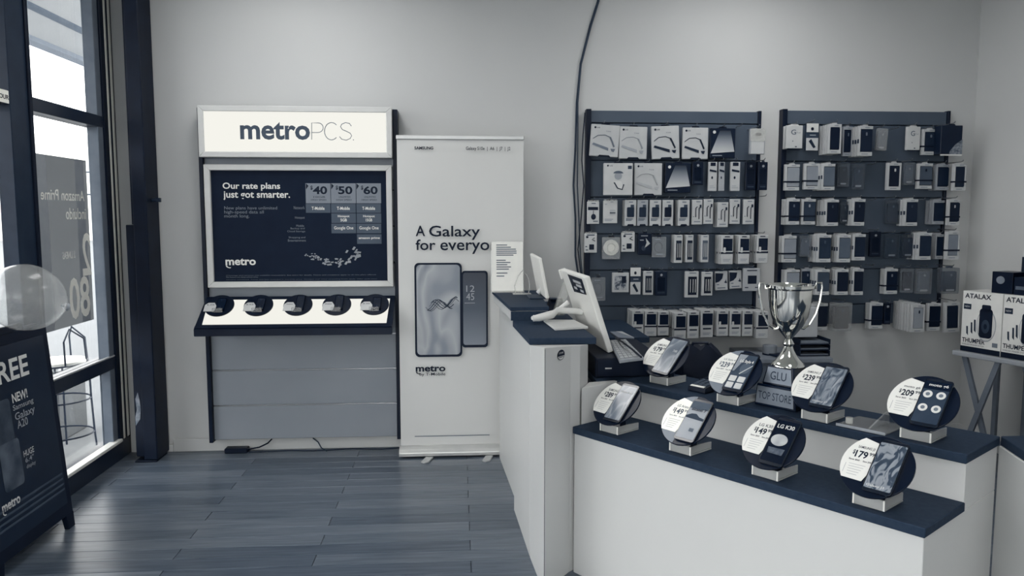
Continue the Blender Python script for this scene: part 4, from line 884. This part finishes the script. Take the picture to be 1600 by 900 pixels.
        MB().prism([(-sw_, .014), (-.02, .026), (.0, .028), (.018, .016), (sw_, .012), (sw_, .002), (.0, .004), (-sw_, .006)], y0-.0006, y0-.0002).build('wave_print', M(60), phn)
        MB().prism(rrect(-.008+.01, .012+.01, -.05, -.035, .002), y0-.0006, y0-.0002).build('icon', M(100), phn)
    if topname: text(phn, 'lettering', topname[0], M(topname[1]), topname[2], topname[3], topname[4], topname[5], y0-.0010, .02)
    return g
phone_stand('phone stand nearest the corner counter on lower tier, $289.99 card', ((937,672),(965,682),(999,672)), .645, 'SAMSUNG', '289', 'sky', topname=('Galaxy A6', 190, -.032, .030, .045, .056))
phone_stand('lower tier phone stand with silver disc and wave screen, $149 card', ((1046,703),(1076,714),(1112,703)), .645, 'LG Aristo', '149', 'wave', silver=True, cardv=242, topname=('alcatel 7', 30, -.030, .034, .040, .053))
phone_stand('lower tier phone stand with black LG K30 screen, $149.99 card', ((1176,740),(1213,753),(1246,741)), .645, 'LG K30', '149', 'planet', topname=('LG K30', 200, -.032, .030, .050, .066))
phone_stand('frontmost lower tier phone stand with petal screen, $179.99 card', ((1334,786),(1379,800),(1409,784)), .645, 'SAMSUNG J3', '179', 'petals', topname=('Galaxy J3', 190, -.034, .020, -.078, -.068))
phone_stand('upper tier phone stand beside the keyboard, grey landscape screen, $179.99', ((1014,597),(1046,607),(1074,597)), .80, 'SAMSUNG', '179', 'sky', lean=math.radians(4), ph=(.092, .20), topname=('7:00', 170, .0, .022, .02, .032))
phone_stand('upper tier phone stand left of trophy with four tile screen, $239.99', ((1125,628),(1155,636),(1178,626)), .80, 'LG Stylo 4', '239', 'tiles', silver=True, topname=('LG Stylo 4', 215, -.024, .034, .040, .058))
phone_stand('upper tier phone stand right of trophy with marbled screen, $239.99', ((1254,654),(1288,664),(1318,652)), .80, 'SAMSUNG J7', '239', 'marble', topname=('Galaxy J7', 170, -.034, .022, -.076, -.066))
phone_stand('rightmost upper tier phone stand with four round icons, $209.99 card', ((1408,683),(1450,697),(1477,682)), .80, 'moto g6', '209', 'circles', topname=('moto g6', 205, -.026, .034, .060, .074))

# ------------------------------------------------------------------ trophy
tp = P0+dv*.70+nv*.44; tpos = P0+dv*.730+nv*.435
tro = thing('trophy', 'silver two-handled trophy cup on black base engraved TOP STORE', 'trophy', (tpos.x, tpos.y, .801), RZ)
TB = M(26, rough=.2)
MB().loft([[(-.100, -.066, 0), (.074, -.066, 0), (.074, .066, 0), (-.100, .066, 0)], [(-.094, -.060, .085), (.068, -.060, .085), (.068, .060, .085), (-.094, .060, .085)]]).build('lower_plinth', TB, tro, .003)
MB().loft([[(-.076, -.055, .0852), (.060, -.055, .0852), (.060, .055, .0852), (-.076, .055, .0852)], [(-.060, -.045, .16), (.050, -.045, .16), (.050, .045, .16), (-.060, .045, .16)]]).build('upper_plinth', TB, tro, .003)
SPL = M(120, rough=.4, metal=.3)
mlo = Matrix.Translation((0, -.066, 0)) @ Matrix.Rotation(-.0705, 4, 'X')
pn = MB().prism([(-.092, .010), (.066, .010), (.062, .076), (-.088, .076)], -.0035, -.0006).build('name_plate', SPL, tro, matrix=mlo)
text(pn, 'lettering', 'TOP STORE', M(46), -.082, .056, .028, .058, -.0042, .0)
mu = Matrix.Translation((0, -.055, .0852)) @ Matrix.Rotation(-.132, 4, 'X')
MB().prism([(-.066, .008), (.050, .008), (.042, .068), (-.054, .068)], -.0035, -.0008).build('name_plate', SPL, tro, matrix=mu)
text(bpy.data.objects['name_plate.001'], 'lettering', 'GLU', M(46), -.040, .026, .022, .054, -.0042, .005)
prof = [(.0, 0), (.062, 0), (.060, .008), (.050, .018), (.034, .036), (.022, .058), (.016, .075), (.022, .085), (.016, .094), (.012, .104), (.018, .112), (.030, .126), (.052, .155), (.068, .19), (.076, .23), (.079, .27), (.081, .295), (.088, .302), (.089, .312), (.083, .314), (.077, .30), (.072, .24), (.05, .17), (.0, .135)]
CUPM = Matrix.Translation((0, 0, .1605)) 
MB().lathe(prof, 40).build('cup', CHROME, tro, smooth=True, matrix=CUPM)
for s_ in (-1, 1):
    hp = [(.079, .298), (.100, .300), (.102, .318), (.122, .320), (.124, .30), (.118, .25), (.104, .20), (.080, .158), (.058, .142), (.040, .146)]
    vx, vy = math.cos(-RZ)*s_, math.sin(-RZ)*s_      # handles lie across the view, along world x
    MB().tube([(p*vx, p*vy, z_) for p, z_ in hp], .0048, 8).build('handle', CHROME, tro, smooth=True, matrix=CUPM)

# ------------------------------------------------------------------ card reader, bag and clear tray on the upper tier
c = at(1100, 612, z=.80)
cr = thing('card_reader', 'black card payment keypad on upper tier between two phone stands', 'card reader', (c.x+.02, c.y+.03, .801), RZ)
MB().loft([[(-.045, -.075, 0), (.045, -.075, 0), (.045, .075, 0), (-.045, .075, 0)], [(-.042, -.07, .022), (.042, -.07, .022), (.042, .07, .045), (-.042, .07, .045)]]).build('body', BLACK, cr, .006, seg=2)
kmx = Matrix.Translation((0, 0, .0335)) @ Matrix.Rotation(math.atan2(.023, .14), 4, 'X')
for i in range(3):
    for j in range(4): MB().box(-.034+i*.024, -.014+i*.024, -.05+j*.019, -.036+j*.019, 0.0, .004).build('key', M(70, rough=.4), cr, .001, matrix=kmx)
MB().box(-.034, .034, -.068, -.056, .0, .003).build('label_strip', M(225), cr, matrix=kmx); MB().box(-.034, .034, .03, .06, .0, .003).build('display', M(30, rough=.15), cr, matrix=kmx)
o = MB().tube([(c.x+.07, c.y+.10, .806), (c.x+.10, c.y+.17, .806), (c.x+.05, c.y+.22, .806)], .004, 6).build('reader_cord', BLACK, cr, world=False, smooth=True); o.matrix_local = cr.matrix_basis.inverted()
b0 = at(1095, 566, y=-1.55)
bag = thing('black_bag', 'crumpled black bag on the till shelf behind the card keypad', 'bag', (1.18, -1.38, .616))
mb = MB(); n_ = 20; rings = []
for j in range(9):
    v = j/8; rr = math.sin(PI*(.12+.80*v))**.6; ring_ = []
    for i in range(n_):
        a = 2*PI*i/n_; q = 1+.18*math.sin(3*a+2*v)+.10*math.sin(7*a+5*v)
        ring_.append((.15*rr*q*math.cos(a), .10*rr*q*math.sin(a), .28*v+.015*math.sin(5*a)*(v > .5)))
    rings.append(ring_)
mb.loft(rings).build('bag_body', M(14, rough=.6, var=5, scale=20), bag, smooth=True)
MB().tube([(-.05, 0, .24), (-.03, -.02, .30), (.04, -.02, .30), (.06, 0, .24)], .008, 6).build('strap', M(20), bag, smooth=True)
bs = thing('bag_stool', 'low dark stand under the black bag behind the counter', 'stand', (1.18, -1.38, 0))
MB().box(-.13, .13, -.1, .1, .59, .615).build('seat', M(30), bs, .005)
for sx in (-.1, .1):
    for sy in (-.07, .07): MB().cyl((sx, sy, 0), .015, .5895, n=10).build('leg', M(30), bs)
c = at(1352, 667, z=.80)+dv*.012+nv*.01
ct = thing('clear_tray', 'empty clear acrylic holder lying on upper tier right of trophy', 'tray', (c.x+.01, c.y+.01, .801), RZ)
MB().box(-.085, .085, -.085, .085, 0, .005).build('plate', clear(170, .22), ct, .001)
MB().box(-.085, .085, -.089, -.0855, 0, .010).build('edge', M(150, rough=.2), ct, .001)
MB().prism([(-.08, .0055), (.085, .0055), (.085, .05)], .02, .026, 'yz').build('fin', clear(170, .25), ct)
MB().cyl((-.06, -.04, .0055), .012, .02, 'z', 14).build('peg', clear(220, .4), ct)
c = at(1520, 672, z=.80)

# ------------------------------------------------------------------ screens and small things on the service counter
def slab_quad(pts, nrm, th):
    nrm = Vector(nrm).normalized()
    return [[Vector(p) for p in pts], [Vector(p)+nrm*th for p in pts]]
def terminal(name, label, nt_, nb_, ft_, th=.028, sticker=False):
    nt_, nb_, ft_ = Vector(nt_), Vector(nb_), Vector(ft_)
    fb_ = ft_+(nb_-nt_); e1 = (ft_-nt_); e2 = (nb_-nt_); nrm = e2.cross(e1).normalized()
    if nrm.x < 0: nrm = -nrm                      # screen looks to the staff side
    t = thing(name, label, 'monitor', ((nt_+nb_+ft_+fb_)/4).to_tuple())
    rings = slab_quad([nt_, nb_, fb_, ft_], nrm, th)
    MB().loft(rings).build('case', M(214, rough=.35, var=2), t, .008, world=True, seg=3)
    ins = [p+nrm*(th+.0006) for p in (nt_+e1*.04+e2*.05, nb_+e1*.04-e2*.05, fb_-e1*.04-e2*.05, ft_-e1*.04+e2*.05)]
    MB().loft([ins, [p+nrm*.001 for p in ins]]).build('screen', BLACKGLOSS, t, world=True)
    return t, nt_, e1, e2, nrm
t, o0, e1, e2, nrm = terminal('till_screen', 'large white till screen seen from behind, tilted over the counter edge', (.591, -1.50, 1.248), (.707, -1.50, .888), (.548, -.98, 1.249))
lip = [o0-nrm*.0015+e1*a+e2*b for a, b in ((.12, .03), (.12, .24), (.62, .27), (.68, .03))]
MB().loft([lip, [p-nrm*.002 for p in lip]]).build('sticker', M(24, rough=.4), t, world=True)
for a, b, l in ((.2, .08, .3), (.2, .13, .22), (.18, .19, .12), (.42, .18, .12)):
    q = [o0-nrm*.0038+e1*x_+e2*y_ for x_, y_ in ((a, b), (a, b+.035), (a+l, b+.035), (a+l, b))]
    MB().loft([q, [p-nrm*.0006 for p in q]]).build('sticker_print', M(170), t, world=True)
q = [o0-nrm*.0005+e1*a+e2*b for a, b in ((1.0, .0), (1.0, .14), (1.03, .14), (1.03, 0))]
MB().loft([[p-nrm*.01 for p in q], [p+nrm*.03 for p in q]]).build('side_reader', M(210), t, .003, world=True)
mid = o0+e1*.55+e2*.56
arm = [mid-nrm*.004, mid-nrm*.035+Vector((0, 0, .018)), Vector((.50, -1.22, 1.06)), Vector((.47, -1.26, 1.04)), Vector((.40, -1.30, 1.031)), Vector((.37, -1.30, 1.031))]
MB().tube(arm, .016, 10).build('arm', M(205, rough=.35), t, smooth=True, world=True)
MB().tube([Vector((.372, -1.28, 1.03)), Vector((.41, -1.21, 1.03)), Vector((.50, -1.185, 1.05)), Vector((.56, -1.20, 1.10))], .012, 8).build('arm_loop', M(205, rough=.35), t, smooth=True, world=True)
bq = [at(849, 503, z=1.0), at(867, 517, z=1.0), at(919, 514, z=1.0), at(897, 503, z=1.0)]
MB().loft([[p+Vector((0, 0, .0008)) for p in bq], [p+Vector((0, 0, .012)) for p in bq]]).build('foot_plate', M(200, rough=.35), t, .002, world=True)
pd_ = thing('pin_pad', 'small black device on the worktop between the two screens', 'device', (.545, -.79, 1.001))
MB().loft([[(-.05, -.05, 0), (.05, -.05, 0), (.05, .06, 0), (-.05, .06, 0)], [(-.035, -.04, .05), (.045, -.04, .05), (.045, .05, .075), (-.03, .05, .075)]]).build('body', BLACK, pd_, .008, seg=2)
MB().box(-.03, .035, -.03, .03, .066, .0725).build('face', M(50, rough=.3), pd_, .002, matrix=Matrix.Translation((0, 0, .004)))
t2, o0, e1, e2, nrm = terminal('counter_screen', 'smaller white screen seen from behind on the raised shelf', (.437, -.90, 1.305), (.480, -.90, 1.082), (.428, -.50, 1.312), .02)
mid = o0+e1*.5+e2*.8
MB().tube([mid+nrm*.01, Vector((.475, -.70, 1.115)), Vector((.455, -.70, 1.094))], .014, 8).build('neck', M(190), t2, smooth=True, world=True)
MB().box(.40, .495, -.80, -.60, 1.0712, 1.079).build('foot', M(60), t2, .002, world=True)
hold = thing('acrylic_bracket', 'clear acrylic bracket standing beside the smaller white screen', 'bracket', (.545, -.915, 1.001))
MB().loft([[(-.03, -.04, 0), (.01, -.04, 0), (.01, .04, 0), (-.03, .04, 0)], [(.03, -.04, .17), (.07, -.04, .17), (.07, .04, .17), (.03, .04, .17)]]).build('slanted_plate', clear(215, .3), hold, .002)
MB().box(-.05, .03, -.05, .05, 0.0, .005).build('foot', clear(215, .3), hold)
bsn = Vector((.30, -.345, 1.07)); lo = at(766, 444, y=bsn.y); hi = at(820, 377, y=bsn.y)
ps = thing('paper_notice', 'white printed notice in clear holder on the raised counter shelf', 'sign', ((lo.x+hi.x)/2, bsn.y, 1.0712))
w_ = hi.x-lo.x-.02; h_ = hi.z-1.075; tilt = Matrix.Rotation(math.radians(-7), 4, 'X')
MB().box(-w_/2, w_/2, -.0025, .0025, .003, h_).build('sheet', M(218, rough=.4), ps, matrix=tilt)
MB().box(-w_/2-.004, w_/2+.004, .003, .006, .0, h_+.004).build('clear_back', clear(225, .3), ps, matrix=tilt)
MB().box(-w_/2-.004, w_/2+.004, -.07, .03, -.0005, .003).build('clear_foot', clear(225, .3), ps)
for k, (zz, a, b) in enumerate(((.93, -.35, .0), (.885, -.35, .12), (.845, -.35, .28), (.805, -.35, .30), (.765, -.35, .30), (.725, -.35, .2), (.62, -.35, -.05), (.575, -.35, .1), (.53, -.35, .0), (.485, -.35, .12), (.44, -.35, .05), (.36, -.35, .0), (.30, -.35, -.1))):
    MB().box(a*w_, b*w_, -.0031, -.0026, zz*h_, zz*h_+.006).build('print_line', M(90), ps, matrix=tilt)
cl = thing('clear_phone_holder', 'small clear curved holder in front of the paper notice', 'holder', (.385, bsn.y-.17, 1.0708))
pts = [(-.045, 0, .004), (-.05, 0, .05), (-.03, 0, .11), (.0, 0, .145), (.03, 0, .11), (.045, 0, .05), (.035, 0, .004)]
mb = MB(); rings = []
for p in pts: rings.append([(p[0], -.012, p[2]), (p[0]*.92, -.012, p[2]*.96), (p[0]*.92, .012, p[2]*.96), (p[0], .012, p[2])])
mb.loft(rings).build('loop', clear(215, .4), cl, smooth=True); MB().box(-.06, .05, -.03, .03, 0, .004).build('foot', clear(215, .4), cl, .001)
# cash drawer, keyboard, notes
cdw = thing('cash_drawer', 'black cash drawer with keyhole tag under the till screen', 'drawer', (.78, -1.36, .798))
MB().box(-.155, .16, -.26, .26, 0, .09).build('case', BLACK, cdw, .004); MB().box(-.145, .15, -.264, -.2605, .008, .082).build('front', M(24, rough=.35), cdw, .002); MB().box(-.11, -.08, -.2665, -.2645, .04, .046).build('lock_tag', M(190), cdw)
kb = [at(952, 536, z=.895), at(978, 534, z=.895), at(1006, 563, z=.895), at(968, 568, z=.895)]
kb_c = sum(kb, Vector())/4
kbd = thing('keyboard', 'pale grey keyboard lying beside the till screen', 'keyboard', kb_c)
MB().loft([[p+Vector((0, 0, 0)) for p in kb], [p+Vector((0, 0, .014)) for p in kb]]).build('base', M(150, rough=.45), kbd, .002, world=True)
for i in range(5):
    for j in range(9):
        u0, v0 = .06+i*.18, .05+j*.102
        f2 = lambda u, v: (kb[0]*(1-u)*(1-v)+kb[1]*u*(1-v)+kb[2]*u*v+kb[3]*(1-u)*v)
        q = [f2(u0, v0), f2(u0+.15, v0), f2(u0+.15, v0+.085), f2(u0, v0+.085)]
        MB().loft([[p+Vector((0, 0, .0142)) for p in q], [p+Vector((0, 0, .018)) for p in q]]).build('key', M(170, rough=.5), kbd, world=True)
nq = [at(953, 520, z=.851), at(972, 520, z=.851), at(991, 530, z=.851), at(966, 529, z=.851)]
npd = thing('note_pad', 'small grey notepad on the inner counter top', 'notepad', nq[0])
MB().loft([nq, [p+Vector((0, 0, .008)) for p in nq]]).build('pages', M(120), npd, .001, world=True)
MB().loft([[p+Vector((0, 0, .0085)) for p in [(nq[0]+nq[1])/2, nq[1], nq[2]]], [p+Vector((0, 0, .009)) for p in [(nq[0]+nq[1])/2, nq[1], nq[2]]]]).build('top_sheet', M(170), npd, world=True)
o = MB().tube([at(962, 528, z=.905), at(972, 534, z=.93), at(988, 546, z=.935), at(1002, 558, z=.922)], .0045, 6).build('keyboard_cord', BLACK, kbd, smooth=True, world=True)

# ------------------------------------------------------------------ low cabinet with box and trays behind the trophy
zc = at(1230, 556, y=-.35).z; xa_ = at(1168, 556, y=-.35).x; xb_ = at(1291, 560, y=-.35).x
lc = thing('low_cabinet', 'low grey cabinet against the wall behind the trophy', 'cabinet', ((xa_+xb_)/2, -.2, 0))
MB().box(xa_+.01, xb_-.01, -.42, -.03, 0, zc-.03).build('body', M(110), lc, .003, world=True)
MB().box(xa_, xb_, -.44, -.02, zc-.0295, zc).build('top', M(125, rough=.4), lc, .003, world=True)
MB().box(xa_+.02, (xa_+xb_)/2-.002, -.426, -.4205, .06, zc-.05).build('door', M(100), lc, .002, world=True); MB().box((xa_+xb_)/2+.002, xb_-.02, -.426, -.4205, .06, zc-.05).build('door', M(100), lc, .002, world=True)
a = at(1240, 545, y=-.30); b = at(1279, 480, y=-.30)
bx_ = thing('white_carton', 'plain white carton standing behind the trophy handle', 'box', ((a.x+b.x)/2, -.25, zc+.0005))
MB().box(a.x, b.x, -.30, -.18, zc+.0005+.11, b.z).build('carton', M(165, rough=.5), bx_, .003, world=True)
trx = at(1264, 556, y=-.30).x
for k in range(3):
    t = thing('paper_tray', '%s flat dark tray in the stack behind the trophy' % ('lowest', 'middle', 'topmost')[k], 'tray', (trx, -.26, zc+.001+k*.037), 0, 'stacked trays')
    MB().box(-.10, .10, -.12, .10, 0, .006).build('floor', M(26), t); MB().box(-.10, .10, .094, .10, .0065, .034).box(-.10, -.094, -.12, .0935, .0065, .034).box(.094, .10, -.12, .0935, .0065, .034).build('rim', M(34), t); MB().box(-.09, .09, -.115, .09, .0065, .014).build('papers', M(110), t)
cp = at(1205, 543, y=-.32)
cup = thing('small_pot', 'small pale pot on the cabinet left of the trophy stem', 'pot', (cp.x, -.30, zc+.0005))
MB().lathe([(.0, 0), (.04, 0), (.042, .012), (.045, .06), (.043, .062), (.04, .014), (0, .014)], 20).build('pot', M(140), cup, smooth=True); MB().lathe([(.0, 0), (.046, 0), (.046, .010), (0, .010)], 20).build('saucer', M(40), cup, smooth=True, matrix=Matrix.Translation((0, 0, -.0)))
dd = at(1216, 552, y=-.36); db = thing('dark_booklet', 'dark booklet lying on the cabinet behind the trophy', 'booklet', (dd.x+.03, -.36, zc+.0005), .3)
MB().box(-.07, .06, -.05, .05, 0, .014).build('cover', M(34), db, .002); MB().box(-.066, .056, -.051, -.0502, .003, .011).build('pages', M(120), db)

# ------------------------------------------------------------------ folding table with speaker boxes by the right wall
TZ = .72
fcorner = at(1500, 547, z=TZ); e_ = at(1562, 557.5, z=TZ); adir = Vector((e_.x-fcorner.x, e_.y-fcorner.y, 0)).normalized(); bdir = Vector((-adir.y, adir.x, 0))
if bdir.x < 0: bdir = -bdir
arz = math.atan2(adir.y, adir.x)
bw = (Vector((e_.x, e_.y, 0))-Vector((fcorner.x, fcorner.y, 0))).length
tb = thing('folding_table', 'grey folding table with crossed legs by the right wall', 'table', (fcorner.x, fcorner.y, 0), arz)
tw = bw*2.6
MB().box(-.03, tw, -.03, .30, TZ-.032, TZ-.001).build('table_top', M(150, rough=.4), tb, .008, seg=2)
def bar(p, q, w, name, mat, parent):
    p, q = Vector(p), Vector(q); return MB().tube([p, q], w, 6).build(name, mat, parent)
LG = M(112, rough=.5)
for x0 in (.02, tw*.60):
    for k, (ya, yb) in enumerate(((.0, .27), (.27, .0))):
        xx = x0+.014*k
        MB().loft([[(x0+(-.0)+(.0 if k == 0 else .22)-.016, -.01+.02*k, 0), (x0+(.0 if k == 0 else .22)+.016, -.01+.02*k, 0), (x0+(.0 if k == 0 else .22)+.016, .008+.02*k, 0), (x0+(.0 if k == 0 else .22)-.016, .008+.02*k, 0)],
                   [(x0+(.22 if k == 0 else .0)-.016, -.01+.02*k, TZ-.033), (x0+(.22 if k == 0 else .0)+.016, -.01+.02*k, TZ-.033), (x0+(.22 if k == 0 else .0)+.016, .008+.02*k, TZ-.033), (x0+(.22 if k == 0 else .0)-.016, .008+.02*k, TZ-.033)]]).build('leg', LG, tb)
MB().box(.0, tw-.03, .24, .262, TZ-.075, TZ-.033).build('rail', LG, tb, .003)
MB().box(.02, tw-.05, .24, .262, .12, .15).build('stretcher', LG, tb, .003)
for x0 in (.06, .24, tw*.65, tw*.85): MB().box(x0, x0+.028, .236, .264, 0, TZ-.076).build('back_leg', LG, tb, .003)
ttop = at(1505, 454, y=fcorner.y).z
bh = ttop-TZ
for k in range(2):
    org = fcorner+adir*(bw+.004)*k; org.z = TZ+.0005
    g = thing('speaker_box', ('white ATALAX Thumper speaker box at the far end of folding table', 'second ATALAX Thumper speaker box, cut by the right frame edge')[k], 'box', org, arz, 'boxed speakers')
    MB().box(0, bw, 0, .22, .0, bh).build('carton', M(205, rough=.4), g, .002)
    MB().box(0.001, bw-.001, -.001, 0, .0, bh*.085).build('dark_base_band', M(18), g)
    text(g, 'lettering', 'ATALAX', INK, bw*.06, bw*.72, bh*.885, bh*.965, -.0012, .022)
    MB().box(bw*.04, bw*.23, -.0012, 0, bh*.70, bh*.79).build('badge', M(40), g); text(g, 'lettering', 'NEW', M(170), bw*.07, bw*.2, bh*.73, bh*.76, -.0018, .01)
    spk = MB().prism(ell(bw*.63, bh*.47, bw*.24, bh*.27, 24), -.0016, -.0002).build('speaker_halo', M(150), g)
    MB().prism(ell(bw*.63, bh*.47, bw*.225, bh*.25, 24), -.0022, -.0017).build('speaker_halo', M(195), g)
    MB().prism(rrect(bw*.46, bw*.78, bh*.26, bh*.74, .02, 4), -.004, -.0023).build('speaker_print', M(20), g)
    MB().prism(rrect(bw*.51, bw*.73, bh*.68, bh*.80, .008, 3), -.004, -.0023).build('speaker_handle_print', M(24), g)
    MB().prism(ell(bw*.62, bh*.45, bw*.10, bh*.11, 20), -.005, -.0041).build('cone_print', M(60), g); MB().prism(ell(bw*.62, bh*.45, bw*.04, bh*.045, 14), -.006, -.0051).build('cone_cap_print', M(24), g)
    for q, (ax, az, ln) in enumerate(((.14, .30, .12), (.25, .33, .16), (.33, .36, .18))):
        MB().prism([(bw*ax, bh*az), (bw*(ax+.045), bh*(az-.03)), (bw*(ax+.03), bh*(az+ln)), (bw*(ax-.01), bh*(az+ln))], -.0014, -.0002).build('accessory_print', M(50), g)
    text(g, 'lettering', 'THUMPER', INK, bw*.04, bw*.62, bh*.15, bh*.225, -.0012, .022); text(g, 'lettering', 'WIRELESS SPEAKER SYSTEM', M(60), bw*.04, bw*.60, bh*.105, bh*.13, -.0012, 0)
    MB().box(bw*.80, bw*.93, -.0012, -.0002, bh*.13, bh*.20).build('badge', M(110), g)
def tbox(name, label, u0, u1, v0, v1, z0, z1, mat, extra=None):
    o_ = fcorner+adir*u0+bdir*v0; o_.z = z0
    g = thing(name, label, 'box', o_, arz); MB().box(0, u1-u0, 0, v1-v0, 0, z1-z0).build('carton', mat, g, .002)
    return g, u1-u0, z1-z0
zt = TZ+bh+.001
g, w_, h_ = tbox('black_box', 'small black box with pale oval label on the speaker boxes', bw*.62, bw*1.12, .03, .17, zt, zt+.125, M(16, rough=.3))
MB().prism(ell(w_*.42, h_*.62, w_*.2, h_*.18, 20), -.0012, -.0002).build('oval_label', M(120), g)
g, w_, h_ = tbox('flat_box', 'flat dark box with white lid at the back on speaker boxes', bw*.90, bw*1.62, .185, .219, zt, zt+.21, M(34, rough=.4))
MB().box(.0, w_*.85, .0, .033, h_+.0005, h_+.028).build('white_lid', M(185), g, .002); text(g, 'lettering', 'AUDIO', INK, w_*.1, w_*.5, h_+.008, h_+.018, -.0008, .01)
g, w_, h_ = tbox('black_box', 'second black box beside oval label box at frame edge', bw*1.15, bw*1.60, .03, .17, zt, zt+.10, M(22, rough=.3))
MB().box(w_*.1, w_*.6, -.0012, -.0002, h_*.3, h_*.5).build('label_strip', M(90), g)
g, w_, h_ = tbox('tall_dark_box', 'tall dark box standing at the right frame edge on speaker boxes', bw*1.64, bw*1.95, .03, .2, zt, zt+.33, M(18, rough=.3))
MB().box(w_*.15, w_*.7, -.0012, -.0002, h_*.2, h_*.8).build('front_print', M(50), g)

# ------------------------------------------------------------------ sandwich board and balloon by the window
AX = -1.925; LEAN = .085
def ap(px, py):
    z = .5
    for _ in range(12): p = at(px, py, x=AX-LEAN*z); z = p.z
    return p
AY0 = -1.20
sb = thing('sandwich_board', 'black A-frame sidewalk sign printed NEW Galaxy beside the window', 'sign', (AX, AY0, 0), PI/2)
lm = Matrix.Rotation(-math.atan(LEAN), 4, 'X')   # local: x along the window, z up the leaning face
def al(px, py):
    p = ap(px, py); return (p.y-AY0, p.z*math.sqrt(1+LEAN**2))
FR = M(18, rough=.5); AW = .66; AH = 1.02
MB().box(-AW, 0, -.012, .012, .07, AH).build('front_leaf', FR, sb, .004, matrix=lm)
MB().prism([(-.058, 0), (-.002, 0), (.0, .075), (-.075, .075)], -.014, .012).build('foot', FR, sb, .003, matrix=lm); MB().prism([(-AW+.002, 0), (-AW+.058, 0), (-AW+.075, .075), (-AW, .075)], -.014, .012).build('foot', FR, sb, .003, matrix=lm)
MB().box(-AW, 0, -.012, .012, .0, AH).build('back_leaf', FR, sb, .004, matrix=Matrix.Translation((0, .20, 0)) @ Matrix.Rotation(math.atan(.075), 4, 'X'))
MB().box(-AW*.7, -AW*.3, -.015, .02, AH-.005, AH+.03).build('handle', FR, sb, .005, matrix=lm)
MB().box(-AW+.045, -.045, -.0145, -.0125, .13, AH-.05).build('poster', M(36, rough=.3, var=4), sb, matrix=lm)
def at_text(s, r, bx, mat, bold=.02, slant=0.0):
    """lettering whose right end sits at r, fitted to the height and width asked for"""
    return text(sb, 'lettering', s, mat, bx[0], bx[1], bx[2], bx[3], -.0152, bold, matrix=lm)
R1 = al(36, 553); R2 = al(35, 587)
at_text('FREE', 0, (R1[0]-.31, R1[0], R2[1], R1[1]), M(205))
a = al(11, 608); b = al(36, 607); c = al(36, 622); at_text('NEW!', 0, (a[0], b[0], c[1], b[1]), M(205))
for s_, (l, r, y0_, y1_) in (('Samsung', (13, 46, 621, 632)), ('Galaxy', (16, 48, 633, 648)), ('A20', (20, 37, 651, 664)), ('HUGE', (30, 47, 697, 707)), ('6.4"', (33, 47, 709, 717)), ('display', (35, 50, 719, 727))):
    b = al(r, y0_); c = al(r, y1_); a = al(l, y0_+.2*(r-l)); at_text(s_, 0, (a[0], b[0], c[1], b[1]), M(150 if s_ != 'HUGE' else 190), .01)
b = al(25, 772); c = al(25, 786); a = al(-4, 786); logo_metro(sb, M(200), a[0], b[0], c[1], b[1], -.0152, world=False, matrix=lm)
for k in range(4):
    z_ = .20+.026*k; MB().box(-AW+.055, -.055, -.0152, -.0147, z_, z_+.010).build('stripe', M(78), sb, matrix=lm)
a = al(8, 622); b = al(8, 690); MB().prism(rrect(a[0]-.17, a[0], b[1]-.02, a[1], .02), -.0153, -.0147).build('phone_print', M(70, var=30, scale=8), sb, matrix=lm)
a = al(24, 690); b = al(24, 745); MB().prism(rrect(a[0]-.15, a[0], b[1]-.04, a[1]+.02, .02), -.0158, -.0154).build('phone_print', M(84, var=30, scale=9), sb, matrix=lm)
bl = thing('balloon', 'translucent white balloon resting on top of the sandwich board', 'balloon', (-1.84, -1.655, 1.19))
bm_ = MB(); rings = []
for j in range(25):
    v = j/24; a = PI*v; rr = .142*math.sin(a); yy = -.150*math.cos(a) if v < .5 else -.150*math.cos(a)*(1+.18*(v-.5)*2)
    rings.append([(max(rr, .0005)*math.cos(2*PI*i/32), yy, max(rr, .0005)*math.sin(2*PI*i/32)) for i in range(32)])
bmx = Matrix.Rotation(math.radians(-20), 4, 'X') @ Matrix.Rotation(math.radians(-25), 4, 'Z')
bm_.loft(rings).build('skin', clear(190, .15, .10, key0='balloon'), bl, smooth=True, matrix=bmx)
MB().lathe([(.004, 0), (.006, .006), (.018, .03), (.016, .032), (.004, .008)], 14).build('knot', M(150), bl, smooth=True, matrix=bmx @ Matrix.Translation((0, .172, 0)) @ Matrix.Rotation(-PI/2, 4, 'X'))

# ------------------------------------------------------------------ loose cables running down the back wall
for k, (off, lab) in enumerate(((0, 'leftmost dark cable running down the wall beside left panel'), (6, 'middle dark cable running down the wall beside left panel'))):
    pts = [(936+off*.2, -30), (934+off*.3, 2), (922+off*.3, 40), (907+off*.2, 100), (901+off*.3, 160), (899+off*.6, 230), (896+off, 290), (899+off*.9, 340), (899+off*1.3, 400), (905+off, 440), (908+off, 470)]
    o = MB().tube([at(p[0], p[1], y=-.012-.004*k) for p in pts], .006-.0015*k, 6).build('wall_cable', M(56+14*k, rough=.5), None, smooth=True); tag(o, lab, 'cable', 'wall cables')
pts = [(914, 176), (911, 210), (909, 250), (912, 290), (908, 340), (903, 390), (908, 430), (912, 465)]
o = MB().tube([at(p[0], p[1], y=-.07) for p in pts], .004, 6).build('wall_cable', M(30), None, smooth=True); tag(o, 'thin cable hanging down the left edge of left panel', 'cable', 'wall cables')
